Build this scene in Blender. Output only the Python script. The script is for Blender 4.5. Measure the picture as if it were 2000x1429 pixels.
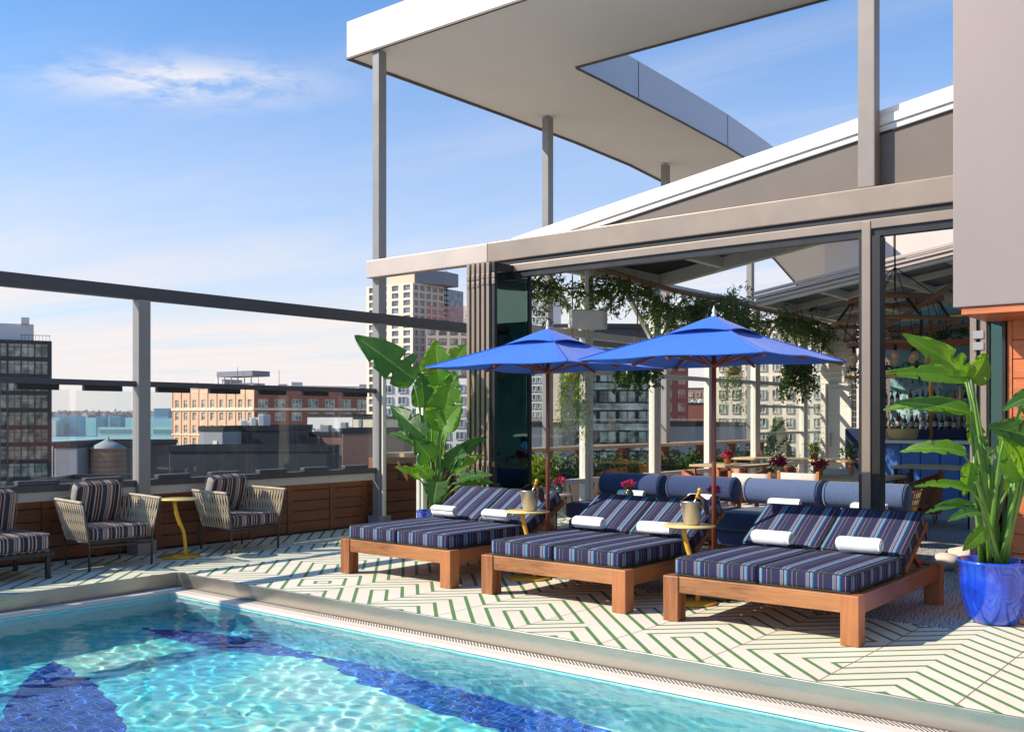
import bpy, math, random
import numpy as np
from mathutils import Vector, Matrix
random.seed(7); RNG = np.random.default_rng(7)
R = math.radians
scene = bpy.context.scene
for o in list(bpy.data.objects): bpy.data.objects.remove(o, do_unlink=True)
COL = scene.collection

# ------------------------------------------------------------------ camera
YAW = 39.05
EYE = 1.5
cam_d = bpy.data.cameras.new("camera"); cam = bpy.data.objects.new("camera", cam_d); COL.objects.link(cam)
cam.location = (0, 0, EYE); cam.rotation_euler = (R(90), 0, R(YAW))
cam_d.sensor_width = 36; cam_d.lens = 34.99; cam_d.shift_y = 0.0513
cam_d.clip_start = 0.05; cam_d.clip_end = 12000
scene.camera = cam
FW = np.array([-math.sin(R(YAW)), math.cos(R(YAW))]); RT = np.array([math.cos(R(YAW)), math.sin(R(YAW))])

# ------------------------------------------------------------------ world / sun / exposure
SUN_AZ = (-.67, -.742); SUN_EL = 37
world = bpy.data.worlds.new("World"); scene.world = world; world.use_nodes = True
wn = world.node_tree; wn.nodes.clear()
def wnode(t, **k):
    n = wn.nodes.new(t)
    for a, b in k.items(): setattr(n, a, b)
    return n
sky = wnode('ShaderNodeTexSky', sky_type='NISHITA', sun_disc=False, sun_elevation=R(SUN_EL),
            sun_rotation=math.atan2(SUN_AZ[0], SUN_AZ[1]), altitude=50, air_density=1.0, dust_density=0.6, ozone_density=1.6)
def wmath(op, a, b=None, c=None, clamp=False):
    n = wnode('ShaderNodeMath', operation=op); n.use_clamp = clamp
    for i, v in enumerate((a, b, c)):
        if v is None: continue
        if isinstance(v, (int, float)): n.inputs[i].default_value = v
        else: wn.links.new(v, n.inputs[i])
    return n.outputs[0]
tc = wnode('ShaderNodeTexCoord'); sep = wnode('ShaderNodeSeparateXYZ'); wn.links.new(tc.outputs['Generated'], sep.inputs[0])
def wmix(f, a, b):
    n = wnode('ShaderNodeMix', data_type='RGBA'); wn.links.new(f, n.inputs[0])
    for i, v in ((6, a), (7, b)):
        if isinstance(v, tuple): n.inputs[i].default_value = v
        else: wn.links.new(v, n.inputs[i])
    return n.outputs[2]
zz = sep.outputs[2]
# thin haze towards the horizon
hz = wmath('EXPONENT', wmath('MULTIPLY', wmath('POWER', wmath('DIVIDE', wmath('MAXIMUM', zz, 0.0), .235), 1.6), -1.0))
# projected cloud sheet
dz = wmath('MAXIMUM', zz, 0.03)
px_ = wmath('DIVIDE', sep.outputs[0], dz); py_ = wmath('DIVIDE', sep.outputs[1], dz)
cmb = wnode('ShaderNodeCombineXYZ'); wn.links.new(px_, cmb.inputs[0]); wn.links.new(py_, cmb.inputs[1])
mp = wnode('ShaderNodeMapping'); mp.inputs['Rotation'].default_value = (0, 0, R(-YAW)); mp.inputs['Scale'].default_value = (.16, .75, 1)
mp.inputs['Location'].default_value = (1.3, .4, 0)
wn.links.new(cmb.outputs[0], mp.inputs[0])
nz = wnode('ShaderNodeTexNoise'); nz.inputs['Scale'].default_value = .9; nz.inputs['Detail'].default_value = 9; nz.inputs['Roughness'].default_value = .62; nz.inputs['Distortion'].default_value = .5
wn.links.new(mp.outputs[0], nz.inputs['Vector'])
hz = wmath('MULTIPLY', hz, wmath('MULTIPLY_ADD', nz.outputs[0], 1.3, .42), clamp=True)
cl = wmath('MULTIPLY_ADD', nz.outputs[0], 3.2, -1.72, clamp=True)
cl = wmath('MULTIPLY', cl, .42)
# one feathery cirrus streak, up and to the left of the view
def dirv(u, v):
    d = FW + (u-1000)/1944*RT; w = Vector((d[0], d[1], (817-v)/1944)); return w.normalized()
c0 = dirv(350, 158); ax = (dirv(560, 165)-dirv(120, 150)).normalized(); ay = c0.cross(ax).normalized()
vd = wnode('ShaderNodeVectorMath', operation='DOT_PRODUCT'); wn.links.new(tc.outputs['Generated'], vd.inputs[0]); vd.inputs[1].default_value = ax
ve = wnode('ShaderNodeVectorMath', operation='DOT_PRODUCT'); wn.links.new(tc.outputs['Generated'], ve.inputs[0]); ve.inputs[1].default_value = ay
A = wmath('SUBTRACT', vd.outputs['Value'], float(c0.dot(ax))); B = wmath('SUBTRACT', ve.outputs['Value'], float(c0.dot(ay)))
cb2 = wnode('ShaderNodeCombineXYZ'); wn.links.new(wmath('MULTIPLY', A, 11.0), cb2.inputs[0]); wn.links.new(wmath('MULTIPLY', B, 38.0), cb2.inputs[1])
n2 = wnode('ShaderNodeTexNoise'); n2.inputs['Scale'].default_value = 1.0; n2.inputs['Detail'].default_value = 10; n2.inputs['Roughness'].default_value = .68; n2.inputs['Distortion'].default_value = .3
wn.links.new(cb2.outputs[0], n2.inputs['Vector'])
ma = wmath('EXPONENT', wmath('MULTIPLY', wmath('POWER', wmath('DIVIDE', A, .105), 2.0), -1.0))
mb = wmath('EXPONENT', wmath('MULTIPLY', wmath('POWER', wmath('DIVIDE', B, .019), 2.0), -1.0))
st = wmath('MULTIPLY', wmath('MULTIPLY', ma, mb), wmath('MULTIPLY_ADD', n2.outputs[0], 6.5, -2.6, clamp=True))
cfac = wmath('MAXIMUM', cl, wmath('MULTIPLY', st, .85))
HAZE_C = (4.45, 4.08, 3.98, 1); CLOUD_C = (4.5, 4.35, 4.4, 1)
skb = wnode('ShaderNodeMix', data_type='RGBA'); skb.blend_type = 'MULTIPLY'; skb.inputs[0].default_value = 1
wn.links.new(sky.outputs[0], skb.inputs[6]); skb.inputs[7].default_value = (.20, .64, .98, 1)
c1 = wmix(cfac, skb.outputs[2], CLOUD_C)
c2 = wmix(hz, c1, HAZE_C)
bg = wnode('ShaderNodeBackground'); bg.inputs[1].default_value = 0.15; wn.links.new(c2, bg.inputs[0])
wo = wnode('ShaderNodeOutputWorld'); wn.links.new(bg.outputs[0], wo.inputs[0])

sd = bpy.data.lights.new("sun", 'SUN'); sd.energy = 4.6; sd.angle = R(.5); sd.color = (1, .90, .76)
sun = bpy.data.objects.new("sun", sd); COL.objects.link(sun)
ce = math.cos(R(SUN_EL)); SV = Vector((SUN_AZ[0]*ce, SUN_AZ[1]*ce, math.sin(R(SUN_EL))))
sun.rotation_euler = SV.to_track_quat('Z', 'Y').to_euler(); sun.location = (-20, -20, 30)
scene.view_settings.view_transform = 'Standard'; scene.view_settings.look = 'None'
scene.view_settings.exposure = 0.56; scene.view_settings.gamma = 1
try:
    scene.cycles.use_denoising = True; scene.cycles.transparent_max_bounces = 24; scene.cycles.max_bounces = 8
except Exception: pass

# ------------------------------------------------------------------ helpers: placement
def ray(u): return FW + (u-1000)/1944*RT
def W(D, L, z=0): p = D*FW+L*RT; return Vector((p[0], p[1], z))
def at(u, v, D): p = D*ray(u); return Vector((p[0], p[1], EYE+(817-v)*D/1944))   # point of the place seen at a photo pixel, D metres deep

# ------------------------------------------------------------------ helpers: materials
M = {}
def srgb(r, g, b):
    f = lambda c: (c/255/12.92) if c/255 <= .04045 else ((c/255+.055)/1.055)**2.4
    return (f(r), f(g), f(b), 1)
class NT:
    def __init__(s, name):
        s.m = bpy.data.materials.new(name); s.m.use_nodes = True; s.t = s.m.node_tree; s.t.nodes.clear()
        s.out = s.n('ShaderNodeOutputMaterial')
    def n(s, t, **k):
        x = s.t.nodes.new(t)
        for a, b in k.items(): setattr(x, a, b)
        return x
    def l(s, a, b): s.t.links.new(a, b)
    def set(s, sock, v):
        if hasattr(v, 'is_linked') or hasattr(v, 'links'): s.l(v, sock)
        else: sock.default_value = v
    def math(s, op, a, b=None, c=None, clamp=False):
        x = s.n('ShaderNodeMath', operation=op); x.use_clamp = clamp
        for i, v in enumerate((a, b, c)):
            if v is not None: s.set(x.inputs[i], v)
        return x.outputs[0]
    def mix(s, f, a, b, bt='MIX'):
        x = s.n('ShaderNodeMix', data_type='RGBA'); x.blend_type = bt
        s.set(x.inputs[0], f); s.set(x.inputs[6], a); s.set(x.inputs[7], b); return x.outputs[2]
    def coord(s, kind='Object'): return s.n('ShaderNodeTexCoord').outputs[kind]
    def mapping(s, v, sc=(1, 1, 1), rot=(0, 0, 0), loc=(0, 0, 0)):
        x = s.n('ShaderNodeMapping'); s.l(v, x.inputs[0]); x.inputs['Scale'].default_value = sc
        x.inputs['Rotation'].default_value = rot; x.inputs['Location'].default_value = loc; return x.outputs[0]
    def noise(s, v, sc=5, det=4, ro=.5, dist=0):
        x = s.n('ShaderNodeTexNoise'); s.l(v, x.inputs['Vector']); x.inputs['Scale'].default_value = sc
        x.inputs['Detail'].default_value = det; x.inputs['Roughness'].default_value = ro; x.inputs['Distortion'].default_value = dist
        return x.outputs[0]
    def ramp(s, f, stops, interp='LINEAR'):
        x = s.n('ShaderNodeValToRGB'); s.l(f, x.inputs[0]); r = x.color_ramp; r.interpolation = interp
        while len(r.elements) > 1: r.elements.remove(r.elements[-1])
        r.elements[0].position = stops[0][0]; r.elements[0].color = stops[0][1]
        for p, c in stops[1:]:
            e = r.elements.new(p); e.color = c
        return x.outputs[0]
    def bump(s, h, st=.3, d=.01, nrm=None):
        x = s.n('ShaderNodeBump'); s.l(h, x.inputs['Height']); x.inputs['Strength'].default_value = st; x.inputs['Distance'].default_value = d
        if nrm is not None: s.l(nrm, x.inputs['Normal'])
        return x.outputs[0]
    def pbr(s, col, rough=.5, metal=0, nrm=None, spec=.5, sheen=0, coat=0):
        x = s.n('ShaderNodeBsdfPrincipled'); s.set(x.inputs['Base Color'], col); s.set(x.inputs['Roughness'], rough)
        s.set(x.inputs['Metallic'], metal); x.inputs['Specular IOR Level'].default_value = spec
        x.inputs['Sheen Weight'].default_value = sheen; x.inputs['Coat Weight'].default_value = coat
        if nrm is not None: s.l(nrm, x.inputs['Normal'])
        return x.outputs[0]
    def done(s, sh, key=None): s.l(sh, s.out.inputs[0]); M[key or s.m.name] = s.m; return s.m
def k(c, f): return (c[0]*f, c[1]*f, c[2]*f, 1)
def plain(key, col, rough=.5, metal=0, var=.12, sc=6, bump=.0, bsc=60, spec=.5, sheen=0, coat=0, det=4):
    t = NT(key); co = t.coord('Object')
    f = t.noise(co, sc, det, .6)
    c = t.mix(t.math('MULTIPLY_ADD', f, 1.6, -.3, clamp=True), k(col, 1-var), k(col, 1+var))
    nr = t.bump(t.noise(co, bsc, 3), .5, bump) if bump else None
    rg = t.math('MULTIPLY_ADD', f, .2, rough-.1, clamp=True)
    return t.done(t.pbr(c, rg, metal, nr, spec, sheen, coat))
plain('metal_grey', srgb(134, 130, 127), .38, .0, .07, 3, coat=.15)          # pergola steel, painted
plain('metal_bronze', srgb(146, 130, 116), .38, .3, .06, 2.5)
plain('metal_bronze_light', srgb(188, 172, 162), .42, .2, .05, 2.5)
plain('metal_beam', srgb(66, 66, 70), .38, .0, .07, 3, coat=.1)  # pergola steel, the beam's shade put into a darker colour
plain('metal_post_top', srgb(138, 127, 120), .4, .1, .05, 3)
plain('metal_dark', srgb(46, 44, 46), .35, .2, .1, 5)
plain('metal_charcoal', srgb(76, 68, 62), .45, .3, .1, 8)
plain('frame_cream', srgb(222, 216, 202), .45, 0, .06, 4)
plain('wall_panel_pale', srgb(206, 194, 184), .6, 0, .05, .8)
plain('white_roof', srgb(238, 228, 216), .4, 0, .03, 1.2)
plain('soffit', srgb(244, 234, 220), .7, 0, .035, .6)
plain('soffit_trim', srgb(98, 84, 74), .6, 0, .08, 3)
plain('inner_fascia', srgb(205, 206, 212), .5, 0, .03, 1.0)
plain('gable_panel', srgb(108, 96, 88), .6, 0, .16, 1.7, bump=.002, bsc=40, det=9)
plain('facade_panel', srgb(148, 133, 128), .46, .1, .05, .5, det=7)
plain('concrete', srgb(190, 180, 165), .8, 0, .12, 3, bump=.003)
plain('yellow_paint', srgb(226, 170, 40), .34, 0, .06, 6, coat=.3)
plain('yellow_top', srgb(226, 196, 122), .3, 0, .05, 6, coat=.3)
plain('towel', srgb(236, 233, 230), .95, 0, .04, 30, bump=.012, bsc=160, sheen=.4, spec=.1)
plain('denim', srgb(84, 100, 132), .95, 0, .22, 55, bump=.004, bsc=260, sheen=.3, spec=.15, det=6)
plain('denim_shaded', srgb(54, 68, 104), .95, 0, .22, 55, bump=.004, bsc=260, sheen=.3, spec=.15, det=6)  # denim with the shade on the first two bolsters put into its colour
plain('denim_dark', srgb(42, 52, 82), .95, 0, .22, 55, bump=.004, bsc=260, sheen=.3, spec=.15, det=6)
plain('black', srgb(18, 18, 20), .5, 0, .1, 5)
plain('black_glass', srgb(12, 14, 16), .15, 0, .1, 5)
plain('rope', srgb(196, 176, 148), .85, 0, .14, 40, bump=.004, bsc=220, sheen=.2, spec=.2)
plain('rope_brown', srgb(150, 112, 82), .9, 0, .2, 30, bump=.01, bsc=120)
plain('pole_wood', srgb(126, 62, 42), .4, 0, .12, 9, coat=.2)
plain('brass', srgb(206, 160, 84), .3, .9, .1, 6)
plain('orange_leather', srgb(176, 92, 46), .5, 0, .14, 8)
plain('canvas', srgb(198, 190, 180), .9, 0, .07, 20, bump=.003, bsc=200)
plain('table_wood', srgb(204, 172, 124), .5, 0, .1, 4)
plain('chair_wood', srgb(186, 118, 62), .5, 0, .12, 6)
plain('wicker', srgb(120, 92, 62), .8, 0, .3, 30, bump=.01, bsc=80)
plain('bar_blue', srgb(62, 108, 176), .5, 0, .06, 3)
plain('bar_top', srgb(214, 210, 204), .3, 0, .08, 6)
plain('mural', srgb(120, 156, 160), .7, 0, .35, 1.6, det=6)
plain('mural_light', srgb(160, 190, 196), .7, 0, .3, 2.2, det=6)
plain('napkin', srgb(68, 50, 50), .9, 0, .15, 20, bump=.004, bsc=160)
plain('bottle_dark', srgb(26, 30, 26), .12, 0, .05, 3, coat=.5)
plain('gold_foil', srgb(224, 160, 52), .35, .4, .12, 30, bump=.003, bsc=90)
plain('petal', srgb(190, 26, 84), .6, 0, .25, 40)
plain('petal_dark', srgb(150, 20, 60), .6, 0, .3, 40)
plain('vase_green', srgb(52, 66, 58), .15, 0, .2, 12, coat=.6)
plain('terracotta', srgb(176, 104, 52), .6, 0, .15, 12)
plain('bowl', srgb(198, 172, 112), .5, 0, .15, 12)
plain('bulb', srgb(214, 168, 120), .1, .1, .2, 12, coat=.8)
plain('stone_pale', srgb(210, 190, 176), .85, 0, .14, 6, bump=.006)
plain('siding', srgb(214, 206, 188), .6, 0, .05, 4)
plain('soil', srgb(48, 36, 28), .95, 0, .3, 20, bump=.02)
plain('mech_white', srgb(212, 208, 204), .6, 0, .06, .3)
plain('mech_grey', srgb(150, 150, 152), .7, 0, .1, .2)
plain('roof_dark', srgb(42, 42, 46), .8, 0, .18, .08)
plain('facade_black', srgb(50, 52, 57), .7, 0, .12, .2)
plain('street', srgb(150, 142, 134), .9, 0, .3, .02, det=8)
plain('steel_blue', srgb(120, 140, 160), .5, 0, .15, .05)

def wood(key, c0, c1, sc=(1, 14, 14), rough=.4, coat=.15, planks=None):
    t = NT(key); co = t.coord('Object')
    a = t.mapping(co, sc)
    f = t.noise(a, 2.2, 8, .62, 1.2)
    g = t.noise(t.mapping(co, tuple(x*5 for x in sc)), 4, 4, .7)
    h = t.noise(co, 1.1, 2)
    c = t.mix(t.math('MULTIPLY_ADD', f, 2.4, -.7, clamp=True), c0, c1)
    c = t.mix(t.math('MULTIPLY_ADD', g, .6, -.05, clamp=True), c, k(c0, .55))
    c = t.mix(t.math('MULTIPLY_ADD', h, 1.8, -.75, clamp=True), c, k(c1, 1.15))
    return t.done(t.pbr(c, t.math('MULTIPLY_ADD', f, .25, rough-.1), 0, t.bump(g, .25, .002), .5, 0, coat))
wood('teak_x', srgb(112, 66, 34), srgb(190, 128, 76), (1.2, 12, 12))
wood('teak_y', srgb(94, 54, 30), srgb(160, 102, 60), (12, 1.2, 12))
wood('teak_z', srgb(104, 58, 30), srgb(180, 114, 66), (12, 12, 1.2))
wood('plank_brown', srgb(74, 40, 22), srgb(136, 78, 42), (14, 1.1, 14), .5, .05)
wood('siding_orange', srgb(170, 84, 46), srgb(216, 128, 78), (1.2, 14, 14), .45, .05)
wood('ledge_wood', srgb(168, 132, 92), srgb(206, 170, 126), (12, 1.2, 12), .5, .05)

def stripes(key, period, stops, axis, side=None, rough=.9):
    """woven stripes that run along the fabric; the boxed side takes its stripes from the other axis"""
    t = NT(key); co = t.coord('Object'); s = t.n('ShaderNodeSeparateXYZ'); t.l(co, s.inputs[0])
    a = s.outputs[axis]
    if side is not None:
        nn = t.n('ShaderNodeSeparateXYZ'); t.l(t.coord('Normal'), nn.inputs[0])
        m = t.math('GREATER_THAN', t.math('ABSOLUTE', nn.outputs[axis]), .75)
        x = t.n('ShaderNodeMix', data_type='FLOAT'); t.l(m, x.inputs[0]); t.l(a, x.inputs[2]); t.l(s.outputs[side], x.inputs[3]); a = x.outputs[0]
    f = t.math('FRACT', t.math('DIVIDE', t.math('ADD', a, 20.0), period))
    c = t.ramp(f, stops, 'CONSTANT')
    w = t.noise(co, 420, 2); v = t.noise(co, 3, 3)
    c = t.mix(t.math('MULTIPLY_ADD', w, .3, -.05, clamp=True), c, (.01, .01, .02, 1))
    c = t.mix(t.math('MULTIPLY', v, .06), c, (.3, .3, .36, 1))
    return t.done(t.pbr(c, rough, 0, t.bump(t.math('ADD', w, t.math('MULTIPLY', v, 3.0)), .35, .004), .12, 0))
nv = srgb(42, 41, 74); nd = srgb(28, 28, 48)
def st(*a):
    o = []; p = 0
    for w, c in a: o.append((p, c)); p += w
    T = p; return [(q/T, c) for q, c in o]
wh = srgb(176, 174, 186); lb = srgb(112, 142, 180); tl = srgb(40, 120, 158); gy = srgb(126, 128, 138); ol = srgb(112, 116, 60); pk = srgb(150, 128, 140)
STR = st((14, nv), (1.0, wh), (1.8, nv), (1.0, wh), (1.8, nv), (1.0, wh), (3, nd), (3, gy), (2.2, lb), (3.2, tl), (1.2, nd), (10, nv), (1.1, pk), (10, nv), (1.3, ol), (8, nv))
stripes('stripe_blue', .185, STR, 0, 1)
ch = srgb(64, 62, 70); pe = srgb(206, 150, 120); be = srgb(176, 164, 152); wt = srgb(214, 204, 196); dk = srgb(50, 46, 52)
stripes('stripe_brown', .26, st((18, ch), (2, wt), (3, ch), (5, pe), (3, dk), (6, be), (2, wt), (10, ch), (2, pe), (14, dk), (3, be), (2, wt), (8, ch), (4, pe), (8, dk), (5, be)), 1, None)
plain('piping', srgb(60, 66, 48), .9, 0, .1, 20)
plain('piping_grey', srgb(120, 112, 108), .9, 0, .1, 20)

def fabric(key, col, trans):
    t = NT(key); co = t.coord('Object'); w = t.noise(co, 300, 2); v = t.noise(co, 2.5, 3)
    c = t.mix(t.math('MULTIPLY', v, .3), col, k(col, .8))
    nr = t.bump(t.math('ADD', w, t.math('MULTIPLY', v, 6.0)), .3, .004)
    tr = t.n('ShaderNodeBsdfTranslucent'); t.set(tr.inputs[0], trans); mx = t.n('ShaderNodeMixShader'); mx.inputs[0].default_value = .13
    t.l(t.pbr(c, .85, 0, nr, .2, .2), mx.inputs[1]); t.l(tr.outputs[0], mx.inputs[2])
    return t.done(mx.outputs[0])
fabric('umbrella_blue', srgb(44, 112, 226), srgb(8, 48, 190))

def leafm(key, c0, c1, tr_c, tr=.35, vein=True, rough=.35):
    t = NT(key); co = t.coord('Object')
    f = t.noise(co, 4, 4); g = t.noise(co, 26, 3)
    c = t.mix(t.math('MULTIPLY_ADD', f, 2.2, -.6, clamp=True), c0, c1)
    c = t.mix(t.math('MULTIPLY', g, .35), c, k(c0, .5))
    nr = None
    if vein:
        uv = t.n('ShaderNodeUVMap').outputs[0]; s = t.n('ShaderNodeSeparateXYZ'); t.l(uv, s.inputs[0])
        # u: 0 midrib..1 edge, v along the blade
        sw = t.math('SINE', t.math('MULTIPLY', t.math('SUBTRACT', s.outputs[1], t.math('MULTIPLY', s.outputs[0], .05)), 330.0))
        rib = t.math('LESS_THAN', s.outputs[0], .045)
        c = t.mix(t.math('MULTIPLY', t.math('MULTIPLY_ADD', sw, .5, .5), .22), c, k(c1, 1.5))
        c = t.mix(t.math('MULTIPLY', rib, .8), c, srgb(150, 180, 90))
        nr = t.bump(sw, .5, .0025)
    a = t.pbr(c, rough, 0, nr, .45)
    b = t.n('ShaderNodeBsdfTranslucent'); t.set(b.inputs[0], tr_c); mx = t.n('ShaderNodeMixShader'); mx.inputs[0].default_value = tr
    if nr is not None: t.l(nr, b.inputs[1])
    t.l(a, mx.inputs[1]); t.l(b.outputs[0], mx.inputs[2]); return t.done(mx.outputs[0])
leafm('leaf_big', srgb(50, 96, 30), srgb(104, 156, 50), srgb(170, 222, 40), .48)
leafm('leaf_big_dark', srgb(36, 76, 36), srgb(72, 120, 52), srgb(110, 170, 40), .32)
leafm('leaf_vine', srgb(42, 64, 30), srgb(96, 118, 58), srgb(130, 160, 60), .25, False)
leafm('leaf_lime', srgb(96, 122, 34), srgb(160, 178, 60), srgb(170, 190, 50), .35, False)
leafm('leaf_bush', srgb(44, 72, 34), srgb(90, 122, 60), srgb(90, 130, 40), .25, False)
plain('stem_green', srgb(96, 136, 54), .45, 0, .2, 9)
plain('stem_brown', srgb(84, 74, 40), .6, 0, .2, 9)

def schlick(t, f0, nrm=None):
    lw = t.n('ShaderNodeLayerWeight'); lw.inputs[0].default_value = .5
    if nrm is not None: t.l(nrm, lw.inputs['Normal'])
    return t.math('MULTIPLY_ADD', t.math('POWER', lw.outputs['Facing'], 5.0), 1-f0, f0)
def glass(key, tint, refl=1.0, ior=1.45, rough=.0, wob=0, add=0.0, gc=(1, 1, 1, 1)):
    t = NT(key); fr = schlick(t, ((ior-1)/(ior+1))**2)
    tr = t.n('ShaderNodeBsdfTransparent'); t.set(tr.inputs[0], tint)
    gl = t.n('ShaderNodeBsdfGlossy'); gl.inputs['Roughness'].default_value = rough; t.set(gl.inputs[0], gc)
    if wob:
        nr = t.bump(t.noise(t.coord('Object'), 1.3, 1), wob, .02); t.l(nr, gl.inputs['Normal'])
    mx = t.n('ShaderNodeMixShader'); t.l(t.math('MULTIPLY_ADD', fr, refl, add, clamp=True), mx.inputs[0])
    t.l(tr.outputs[0], mx.inputs[1]); t.l(gl.outputs[0], mx.inputs[2]); return t.done(mx.outputs[0])
glass('glass_clear', (.93, .955, .945, 1), .7, 1.45, 0, .15)
glass('glass_house', (.93, .95, .945, 1), .8)
glass('glass_teal', (.16, .34, .32, 1), 1.4, 1.5, 0, .1, .10, (.55, .95, .9, 1))
glass('glass_bottle', (.75, .8, .8, 1), 1.0)

# pool mosaic
def mosaic(key, cols, tile=.05, soft=.16):
    t = NT(key); co = t.coord('Object')
    wob = t.n('ShaderNodeTexNoise'); t.l(co, wob.inputs['Vector']); wob.inputs['Scale'].default_value = 7; wob.inputs['Detail'].default_value = 2
    v = t.n('ShaderNodeVectorMath', operation='MULTIPLY_ADD'); t.l(wob.outputs['Color'], v.inputs[0]); v.inputs[1].default_value = (.03, .03, .03); t.l(co, v.inputs[2])
    sn = t.n('ShaderNodeVectorMath', operation='DIVIDE'); t.l(v.outputs[0], sn.inputs[0]); sn.inputs[1].default_value = (tile, tile, tile)
    fl = t.n('ShaderNodeVectorMath', operation='FLOOR'); t.l(sn.outputs[0], fl.inputs[0])
    wn_ = t.n('ShaderNodeTexWhiteNoise', noise_dimensions='3D'); t.l(fl.outputs[0], wn_.inputs[0])
    big = t.noise(co, .55, 3, .5)
    f = t.math('ADD', t.math('MULTIPLY', wn_.outputs[0], soft), t.math('MULTIPLY_ADD', big, 2.0, -.52))  # broad blend of tile tones, its contrast also imitates sunlit patches
    c = t.ramp(f, cols)
    fc = t.n('ShaderNodeVectorMath', operation='FRACTION'); t.l(sn.outputs[0], fc.inputs[0])
    s = t.n('ShaderNodeSeparateXYZ'); t.l(fc.outputs[0], s.inputs[0])
    g = t.math('LESS_THAN', t.math('MINIMUM', t.math('MINIMUM', s.outputs[0], s.outputs[1]), s.outputs[2]), .07)
    c = t.mix(t.math('MULTIPLY', g, .42), c, srgb(214, 230, 230))
    wc = t.n('ShaderNodeVectorMath', operation='MULTIPLY_ADD'); t.l(wn_.outputs['Color'], wc.inputs[0]); wc.inputs[1].default_value = (.34, .34, .34); wc.inputs[2].default_value = (-.17, -.17, -.17)
    ge = t.n('ShaderNodeNewGeometry').outputs['Normal']; ad = t.n('ShaderNodeVectorMath', operation='ADD'); t.l(ge, ad.inputs[0]); t.l(wc.outputs[0], ad.inputs[1]); nm = t.n('ShaderNodeVectorMath', operation='NORMALIZE'); t.l(ad.outputs[0], nm.inputs[0])
    return t.done(t.pbr(c, .22, 0, nm.outputs[0], .6))
mosaic('pool_floor', [(0, srgb(40, 176, 226)), (.35, srgb(80, 214, 236)), (.55, srgb(130, 236, 232)), (.72, srgb(190, 248, 228)), (.9, srgb(236, 253, 242))], .05, .3)
mosaic('pool_wall', [(0, srgb(60, 176, 222)), (.4, srgb(120, 222, 236)), (1, srgb(170, 234, 230))], .05, .4)
mosaic('pool_blue', [(0, srgb(4, 44, 140)), (.5, srgb(6, 72, 178)), (1, srgb(50, 120, 226))], .05, .3)

def water():
    t = NT('pool_water'); co = t.coord('Object')
    a = t.noise(t.mapping(co, (1, 1.5, 1)), 5.5, 3, .55, .5); b = t.noise(co, 22, 3, .5); c = t.noise(co, 1.2, 2)
    h = t.math('ADD', t.math('ADD', a, t.math('MULTIPLY', b, .28)), t.math('MULTIPLY', c, 1.2))
    nr = t.bump(h, .12, .006)
    fr = schlick(t, .02, nr)
    tr = t.n('ShaderNodeBsdfTransparent'); t.set(tr.inputs[0], (.84, .985, .99, 1))
    gl = t.n('ShaderNodeBsdfGlossy'); gl.inputs['Roughness'].default_value = .02; t.l(nr, gl.inputs['Normal'])
    rf = t.n('ShaderNodeBsdfRefraction'); rf.inputs['IOR'].default_value = 1.33; rf.inputs['Roughness'].default_value = 0; t.set(rf.inputs[0], (.84, .985, .99, 1))
    q = t.n('ShaderNodeMixShader'); q.inputs[0].default_value = 1.0; t.l(tr.outputs[0], q.inputs[1]); t.l(rf.outputs[0], q.inputs[2]); tr = q
    m = t.n('ShaderNodeMixShader'); t.l(fr, m.inputs[0]); t.l(tr.outputs[0], m.inputs[1]); t.l(gl.outputs[0], m.inputs[2])
    return t.done(m.outputs[0])
water()

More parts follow.
